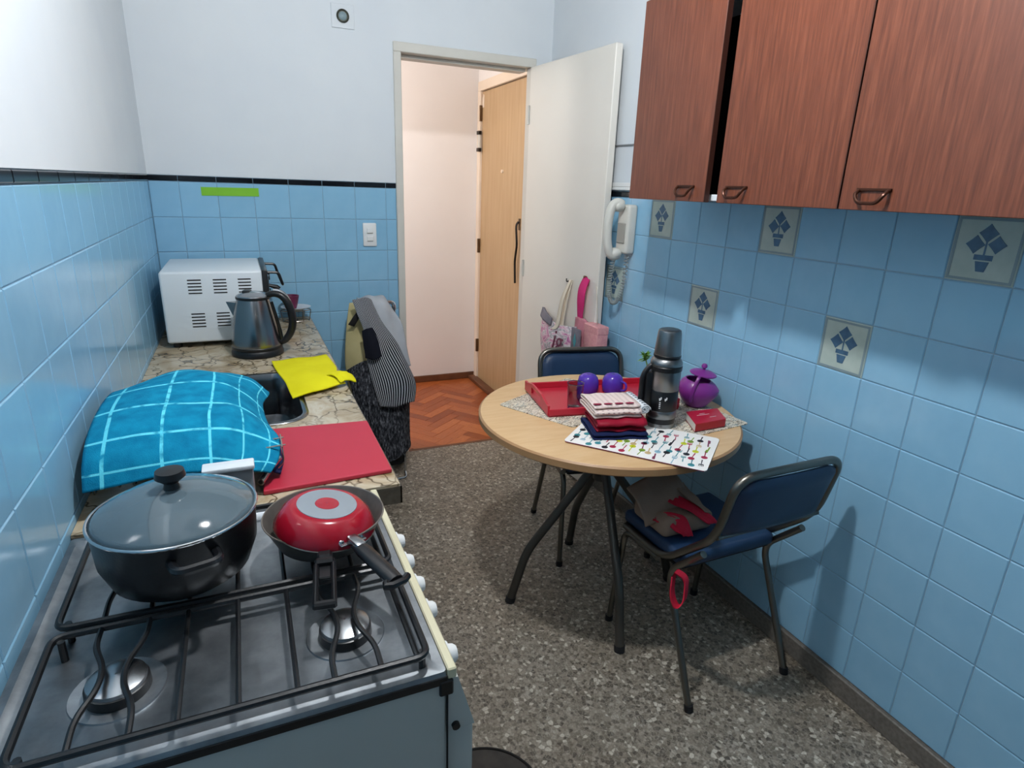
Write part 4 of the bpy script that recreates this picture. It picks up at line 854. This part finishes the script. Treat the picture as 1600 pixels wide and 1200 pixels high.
# ------------------------------------------------------------------ thermos
t = thing('thermos_flask', 'tall stainless steel and black thermos flask with cup lid', 'thermos', (.653, -1.628, ZT + .0056), math.radians(165)); t.scale = (1, 1, .94)
MB().lathe([(.001, 0), (.045, 0), (.046, .006), (.046, .014)], 44, cap=False).build('base_ring', 'thermos_steel', t)
MB().lathe([(.0462, .014), (.0462, .032)], 44, cap=False).build('base_band', 'black', t)
MB().lathe([(.046, .032), (.047, .034), (.047, .058), (.046, .06)], 44, cap=False).build('lower_band', 'thermos_steel', t)
MB().lathe([(.0465, .06), (.0475, .062), (.0475, .128), (.0465, .130)], 44, cap=False).build('grip_band', 'black', t)
MB().lathe([(.046, .130), (.0475, .134), (.047, .142), (.0478, .144), (.0478, .196), (.046, .198)], 44, cap=False).build('body', 'thermos_steel', t)
MB().lathe([(.047, .197), (.0505, .199), (.0505, .212), (.047, .216)], 44, cap=False).build('collar', 'black', t)
MB().lathe([(.0495, .216), (.050, .222), (.046, .234), (.040, .240), (.036, .242)], 44, cap=False).build('shoulder', 'thermos_steel', t)
MB().lathe([(.0405, .241), (.0425, .243), (.0425, .249), (.0405, .251)], 44, cap=False).build('neck_ring', 'black', t)
MB().lathe([(.041, .250), (.0415, .254), (.036, .325), (.034, .332), (.028, .335), (.001, .3345)], 44, cap=False).build('cup_lid', 'thermos_steel', t)
hm = MB(); hm.tube(rpath([(.048, 0, .208), (.055, 0, .214), (.078, 0, .182), (.079, 0, .178), (.076, 0, .06), (.047, 0, .048)], .010, 5), [.009] * 26, 10) if False else hm.box((.040, -.014, .045), (.066, .014, .190), .005, 2)
hm.build('handle_mount', 'black', t)
MB().tube(rpath([(.048, 0, .212), (.055, 0, .208), (.074, 0, .178), (.074, 0, .075), (.058, 0, .045)], .02, 5), .0085, 10).build('handle', 'black', t)
pr_ = MB()
for dy, tx in ((-.010, 0), (.014, 0)):
    a = math.radians(165 - 165 + 96) + dy * 22; pr_.box((-.003, -.0004, .098), (.003, .0004, .108), 0)
pr_ = MB()
def on_body(ang, z0_, z1_, wd, r=.0478):
    a0, a1 = ang - wd / 2 / r, ang + wd / 2 / r; vs = [(r * math.cos(a), r * math.sin(a), z) for z in (z0_, z1_) for a in (a0, (a0 + a1) / 2, a1)]
    pr_.add(vs, [(0, 1, 4, 3), (1, 2, 5, 4)])
AV = math.radians(230 - 165)      # side facing the viewer
for k, (dz, da) in enumerate(((.104, -.10), (.104, .26))): on_body(AV + da, dz, dz + .005, .008); on_body(AV + da + .05, dz + .005, dz + .009, .004); on_body(AV + da - .03, dz - .004, dz, .004)
for k in range(4): on_body(AV - .10, .072 + k * .0065, .0755 + k * .0065, .005)
o = pr_.build('printed_mark', 'label_white', t, 0); o['kind'] = 'stuff'
# ------------------------------------------------------------------ plant sprig behind the thermos
t = thing('potted_sprig', 'tiny green potted plant peeking out behind the thermos', 'plant', (.782, -1.385, ZT + .0098))
MB().lathe([(.001, 0), (.018, 0), (.024, .045), (.026, .045), (.026, .052), (.022, .052), (.001, .048)], 20).build('pot', 'grey_plastic', t)
MB().tube([(0, 0, .045), (-.010, .004, .10), (-.024, .012, .150)], .0022, 6).build('stem', 'leaf', t)
lm = MB(); lm.add([(0, -.003, 0), (.024, 0, .002), (0, .003, 0), (.010, 0, .004), (.010, -.0045, .001), (.010, .0045, .001)], [(0, 4, 3), (4, 1, 3), (1, 5, 3), (5, 2, 3), (0, 3, 2)]); lme = lm.mesh('leaf', 'leaf', 0); rg = random.Random(3)
for k in range(30):
    o = inst('leaf', lme, t, (-.024 + rg.uniform(-.005, .005), .012 + rg.uniform(-.005, .005), .140 + rg.uniform(-.008, .016))); o.rotation_euler = (rg.uniform(-.5, .5), rg.uniform(-1.2, .5), rg.uniform(0, 6.28))
# ------------------------------------------------------------------ purple pot with raised lid
t = thing('purple_sugar_pot', 'purple plastic pot with raised knobbed lid and handle', 'pot', (.893, -1.512, ZT + .0028), math.radians(-40))
pb = MB().lathe([(.001, 0), (.030, 0), (.036, .004), (.052, .025), (.0625, .05), (.063, .065), (.055, .084), (.043, .095), (.040, .093), (.052, .075), (.030, .006)], 44, cap=False); 
pb.v = [(x * (1.0 + .22 * max(0, x) / .063 * max(0, 1 - abs(z - .058) / .05)), y, z + (.010 * max(0, -x) / .06 if z > .05 else 0)) for x, y, z in pb.v]; pb.build('pot_body', 'purple_pot', t)
lm = MB().lathe([(.001, .012), (.012, .011), (.035, .006), (.046, .0), (.047, -.003), (.044, -.006), (.02, -.004), (.001, -.004)], 40, cap=False); lm.xf(Matrix.Translation((.014, 0, .122)) @ Matrix.Rotation(math.radians(7), 4, 'Y')); lid = lm.build('lid', 'purple_pot', t)
MB().lathe([(.005, 0), (.005, .008), (.010, .012), (.0105, .018), (.007, .024), (.001, .0255)], 20, (.015, 0, .131)).build('lid_knob', 'purple_pot', lid)
for s_ in (-1, 1): MB().tube(rpath([(-.018, s_ * .056, .03), (-.014, s_ * .064, .07), (-.002, s_ * .050, .112), (.004, s_ * .036, .118)], .02, 5), .0062, 8).build('lid_arm', 'purple_pot', t)
# ------------------------------------------------------------------ red box on the placemat
A = [Vector(p) for p in ((.719, -1.722), (.846, -1.715), (.888, -1.628), (.764, -1.620))]
t = thing('red_card_box', 'small red box with white side lying on the placemats', 'box', (.804, -1.671, ZT + .0056)); lo_ = [(p.x - .804, p.y + 1.671) for p in A]
MB().prism(lo_, .0012, .0245).build('box_sides', 'paper', t, 0)
cen = Vector((0, 0)); top = [(x * 1.012, y * 1.012) for x, y in lo_]; MB().prism(top, .0245, .026).prism(top, 0, .0012).build('covers', 'red_box', t, 0)
f0, f1_ = Vector(lo_[0]), Vector(lo_[1]); d = (f1_ - f0).normalized(); nn = Vector((d.y, -d.x)); MB().prism([tuple(f0 + nn * .0014), tuple(f1_ + nn * .0014), tuple(f1_), tuple(f0)], .0012, .0245).build('front_side', 'red_box', t, 0)
lt = MB()
for (u, v, ln) in ((-.030, .008, .05), (-.012, .018, .022), (.002, -.016, .026)): lt.box((u, v, .0261), (u + ln, v + .0022, .0264))
o = lt.build('printed_lines', 'label_white', t, 0); o['kind'] = 'stuff'
# ================================================================== chairs
def make_chair(label, loc, rz):
    t = thing('tube_chair', label, 'chair', loc, rz, 'blue vinyl tube chairs at the round table'); w = .187
    fp = [(-w, .20, .398), (-w, -.005, .400), (-w, -.185, .572), (-w, -.232, .772), (w, -.232, .772), (w, -.185, .572), (w, -.005, .400), (w, .20, .398)]
    MB().tube(rpath(fp, .062, 7), .0115, 12).build('back_frame', 'tube', t)
    MB().tube([(-w, .19, .396), (w, .19, .396)], .009, 10).build('front_rail', 'tube', t)
    MB().tube([(-w, -.190, .580), (w, -.190, .580)], .008, 10).build('back_rail', 'tube', t)
    # padded backrest, gently hollowed
    bp = MB(); nx, nz = 14, 8; g = []
    def prof(side):
        o = []
        for i in range(nz + 1):
            v = i / nz
            for j in range(nx + 1):
                u = j / nx; x = (-1 + 2 * u) * (w - .010); z = .578 + .182 * v; y = -.186 - .046 * v
                cu = min(u, 1 - u) * 2 * (w - .01); cv = min(v, 1 - v) * .19; e = min(1, cu / .02) ** .5 * min(1, cv / .02) ** .5
                rr = .055
                if v > .7 and min(cu, 1) < rr and (1 - v) * .182 < rr:
                    dx, dz = rr - cu, rr - (1 - v) * .182; l = math.hypot(dx, dz)
                    if l > rr: f = rr / l; cu2 = rr - dx * f; x = math.copysign((w - .01) - cu2, x); z = .76 - (rr - dz * f)
                o.append((x, y - .010 * (1 - (2 * u - 1) ** 2) + side * (.004 + .012 * e), z))
        return o
    n = (nx + 1) * (nz + 1); A_, B_ = prof(1), prof(-1); fs = []
    for i in range(nz):
        for j in range(nx): a = i * (nx + 1) + j; fs += [(a, a + 1, a + nx + 2, a + nx + 1), (n + a, n + a + nx + 1, n + a + nx + 2, n + a + 1)]
    bd_ = [j for j in range(nx + 1)] + [(i) * (nx + 1) + nx for i in range(1, nz + 1)] + [nz * (nx + 1) + j for j in range(nx - 1, -1, -1)] + [i * (nx + 1) for i in range(nz - 1, 0, -1)]
    fs += [(bd_[k], n + bd_[k], n + bd_[(k + 1) % len(bd_)], bd_[(k + 1) % len(bd_)]) for k in range(len(bd_))]
    bp.add(A_ + B_, fs); bp.build('backrest', 'vinyl', t, 60)
    st = MB(); st.box((-w + .006, -.075, .402), (w - .006, .225, .446), .016, 4); st.build('seat', 'vinyl', t)
    MB().box((-w + .012, -.06, .392), (w - .012, .215, .403), .002).build('seat_board', 'black_matte', t)
    for s_ in (-1, 1):
        lg = MB().tube(rpath([(s_ * (w + .001), -.155, .508), (s_ * (w + .002), -.030, .376), (s_ * (w + .004), -.188, .012)], .05, 7), .0105, 12).build('leg', 'tube', t)
        MB().tube([(s_ * (w + .004), -.187, .02), (s_ * (w + .004), -.191, .0)], .0135, 12).build('foot_cap', 'rubber', lg)
        lg = MB().tube(rpath([(s_ * (w - .004), .03, .381), (s_ * (w - .004), .20, .381), (s_ * (w + .003), .235, .012)], .04, 7), .0105, 12).build('leg', 'tube', t)
        MB().tube([(s_ * (w + .003), .2345, .02), (s_ * (w + .003), .2355, .0)], .0135, 12).build('foot_cap', 'rubber', lg)
    return t
make_chair('blue vinyl tube chair in the foreground, seat holding a paper bag', (.724, -1.862, 0), math.radians(1))
make_chair('blue vinyl tube chair at the far side of the table, below the hanging bags', (.748, -1.088, 0), math.radians(168.5))
# paper bag with red ribbon on the near chair
t = thing('paper_bag', 'crumpled brown paper bag with red ribbon on the near chair', 'bag', (.66, -1.80, .447))
o = cloth('bag_flap', 'kraft', [[(-.175, .08, .125), (-.09, .09, .145), (0, .10, .150)], [(-.168, .02, .082), (-.08, .03, .095), (.02, .05, .105)], [(-.150, .0, .03), (-.07, .0, .04), (.03, .02, .05)]], 14, 12, .006, .003, parent=t, seed=2, freq=7)
bb = MB().box((-.12, -.05, .002), (.07, .12, .065), .02, 3); bb.build('bag_body', 'kraft', t)
cloth('ribbon', 'redribbon', [[(-.085, .10, .105), (-.055, .11, .11)], [(-.065, .03, .090), (-.02, .04, .092)], [(-.03, -.04, .078), (.03, -.03, .072)], [(.03, -.075, .042), (.065, -.07, .035)]], 8, 20, .003, .003, parent=t, seed=7)
cloth('ribbon', 'redribbon', [[(-.13, .0, .045), (-.10, .01, .06)], [(-.10, -.05, .045), (-.05, -.04, .068)], [(-.07, -.072, .02), (-.03, -.075, .012)]], 8, 16, .003, .003, parent=t, seed=8)
cloth('paper_fold', 'kraft', [[(-.02, .06, .12), (.03, .07, .11)], [(.0, .0, .095), (.035, .0, .09)], [(.03, -.05, .07), (.05, -.05, .06)]], 8, 10, .003, .002, parent=t, seed=4)
o = MB(); ring = rpath([(0.490, -1.975, 0.437), (0.523, -1.985, 0.412), (0.513, -2.000, 0.347), (0.486, -2.000, 0.330), (0.475, -1.985, 0.372), (0.483, -1.975, 0.427)], .02, 5)
vs = []; fs = []
for p in ring: vs += [p + Vector((-.011, -.006, 0)), p + Vector((.011, .006, 0)), p + Vector((.011, .006, 0)) + Vector((.002, -.003, .002)), p + Vector((-.011, -.006, 0)) + Vector((.002, -.003, .002))]
k = len(ring)
for i in range(k - 1):
    for j in range(4): fs.append((i * 4 + j, i * 4 + (j + 1) % 4, (i + 1) * 4 + (j + 1) % 4, (i + 1) * 4 + j))
o.add(vs, fs); o = o.build('ribbon_loop', 'redribbon'); tag(o, 'loop of red ribbon hanging from the near chair leg', 'ribbon')
# ================================================================== bags hanging on the open door
t = thing('floral_bag', 'pink floral tote bag with cream straps hanging on the open door', 'bag', (.905, -.45, .60))
cloth('bag_panel', 'floral', [[(-.010, .155, .225), (-.03, -.01, .205), (-.012, -.185, .215)], [(-.025, .150, .14), (-.055, -.01, .13), (-.022, -.195, .14)], [(-.025, .135, .03), (-.055, -.01, .02), (-.022, -.19, .03)], [(-.015, .125, -.08), (-.045, -.02, -.09), (-.015, -.18, -.08)]], 20, 20, .012, .003, parent=t, seed=3, freq=6)
cloth('zip_band', 'bag_zip', [[(-.014, .165, .250), (-.034, .09, .235), (-.040, .02, .220)], [(-.028, .160, .205), (-.048, .09, .196), (-.052, .01, .188)]], 10, 4, .014, .001, parent=t)
for y0, y1, dx in ((-.045, .01, -.03), (-.055, -.085, -.01)): cloth('strap', 'cream_strap', [[(dx * .3 + .015, -.060, .425), (dx * .3 + .015, -.078, .425)], [(dx + .0, (y0 - .05) / 2, .33), (dx, (y0 - .05) / 2 - .028, .33)], [(dx - .015, y0 + .01, .20), (dx - .015, y0 - .022, .20)], [(dx - .02, y1, .17), (dx - .02, y1 - .03, .17)]], 3, 12, .004, .0, parent=t)
tx = bpy.data.curves.new('lettering', 'FONT'); tx.body = 'ig'; tx.size = .15; tx.shear = .35; tx.extrude = .0008
to = bpy.data.objects.new('lettering', tx); COL.objects.link(to); dg = bpy.context.evaluated_depsgraph_get(); me = bpy.data.meshes.new_from_object(to.evaluated_get(dg)); bpy.data.objects.remove(to)
lo = bpy.data.objects.new('lettering', me); COL.objects.link(lo); me.materials.clear(); me.materials.append(M['maroon']); lo.parent = t; lo.location = (-.066, -.035, .085); lo.rotation_euler = (PI / 2, 0, math.radians(-88))
t = thing('pink_tote', 'bright pink strap and rose bag hanging behind the floral bag', 'bag', (.925, -.635, .62))
MB().tube([(.015, .01, .43), (-.004, .01, .435)], .006, 8).build('hook_loop', 'brass', t)
cloth('strap', 'pink', [[(.004, .022, .43), (.004, .0, .435), (.004, -.028, .425)], [(-.018, .025, .37), (-.022, -.005, .37), (-.018, -.035, .36)], [(-.02, .022, .29), (-.024, -.005, .29), (-.02, -.032, .28)], [(-.015, .015, .225), (-.018, -.005, .225), (-.015, -.022, .225)]], 10, 14, .006, .0015, parent=t, seed=4)
cloth('bag_panel', 'rose', [[(-.005, .05, .235), (-.02, -.01, .245), (-.005, -.06, .235)], [(-.01, .06, .10), (-.03, -.01, .10), (-.01, -.07, .10)], [(-.01, .06, -.05), (-.03, -.01, -.05), (-.01, -.07, -.05)]], 12, 14, .012, .002, parent=t, seed=5)
t = thing('gift_box', 'pink sparkly gift box hanging beside the door edge', 'box', (.93, -.757, .665)); MB().box((-.03, -.058, 0), (.03, .062, .185), .006, 2).build('box', 'sequin', t); MB().box((-.031, -.060, .150), (.031, .064, .188), .004).build('lid', 'sequin', t)
cloth('string', 'cream_strap', [[(.0, .03, .36), (.0, .026, .36)], [(.0, .01, .27), (.0, .006, .27)], [(.0, .0, .186), (.0, -.004, .186)]], 2, 6, .002, 0, parent=t)
t = thing('grey_pouch', 'small grey pouch with dark leaf print between the hanging bags', 'pouch', (.872, -.675, .695))
MB().box((-.006, -.035, 0), (.008, .040, .125), .004, 2).build('pouch', 'bag_zip', t); MB().prism([(0, -.035), (.016, 0), (0, .04), (-.014, .0)], 0, .001).xf(Matrix.Translation((-.0065, 0, .065)) @ Matrix(((0, 0, -1, 0), (1, 0, 0, 0), (0, 1, 0, 0), (0, 0, 0, 1)))).build('leaf_print', 'u_teal', t)
t = thing('door_hook', 'small dark hook screwed to the open door above the bags', 'hook', (.934, -.475, 1.018)); MB().box((-.006, -.009, -.011), (.004, .009, .011), .002).build('plate', 'dark_metal', t); MB().tube(rpath([(-.004, 0, -.004), (-.022, 0, -.008), (-.022, 0, .008)], .006), .003, 8).build('prong', 'dark_metal', t)
# ------------------------------------------------------------------ dark round mat at the near end
t = thing('round_mat', 'dark round floor mat beside the stove at the bottom', 'mat', (-.122, -2.10, 0)); MB().lathe([(.001, 0), (.150, 0), (.152, .004), (.150, .010), (.140, .012), (.001, .012)], 64, cap=False).build('mat', 'mat_dark', t)
MB().lathe([(.150, .010), (.154, .006), (.154, .012), (.147, .014)], 64, cap=False).build('rim', 'black_matte', t)
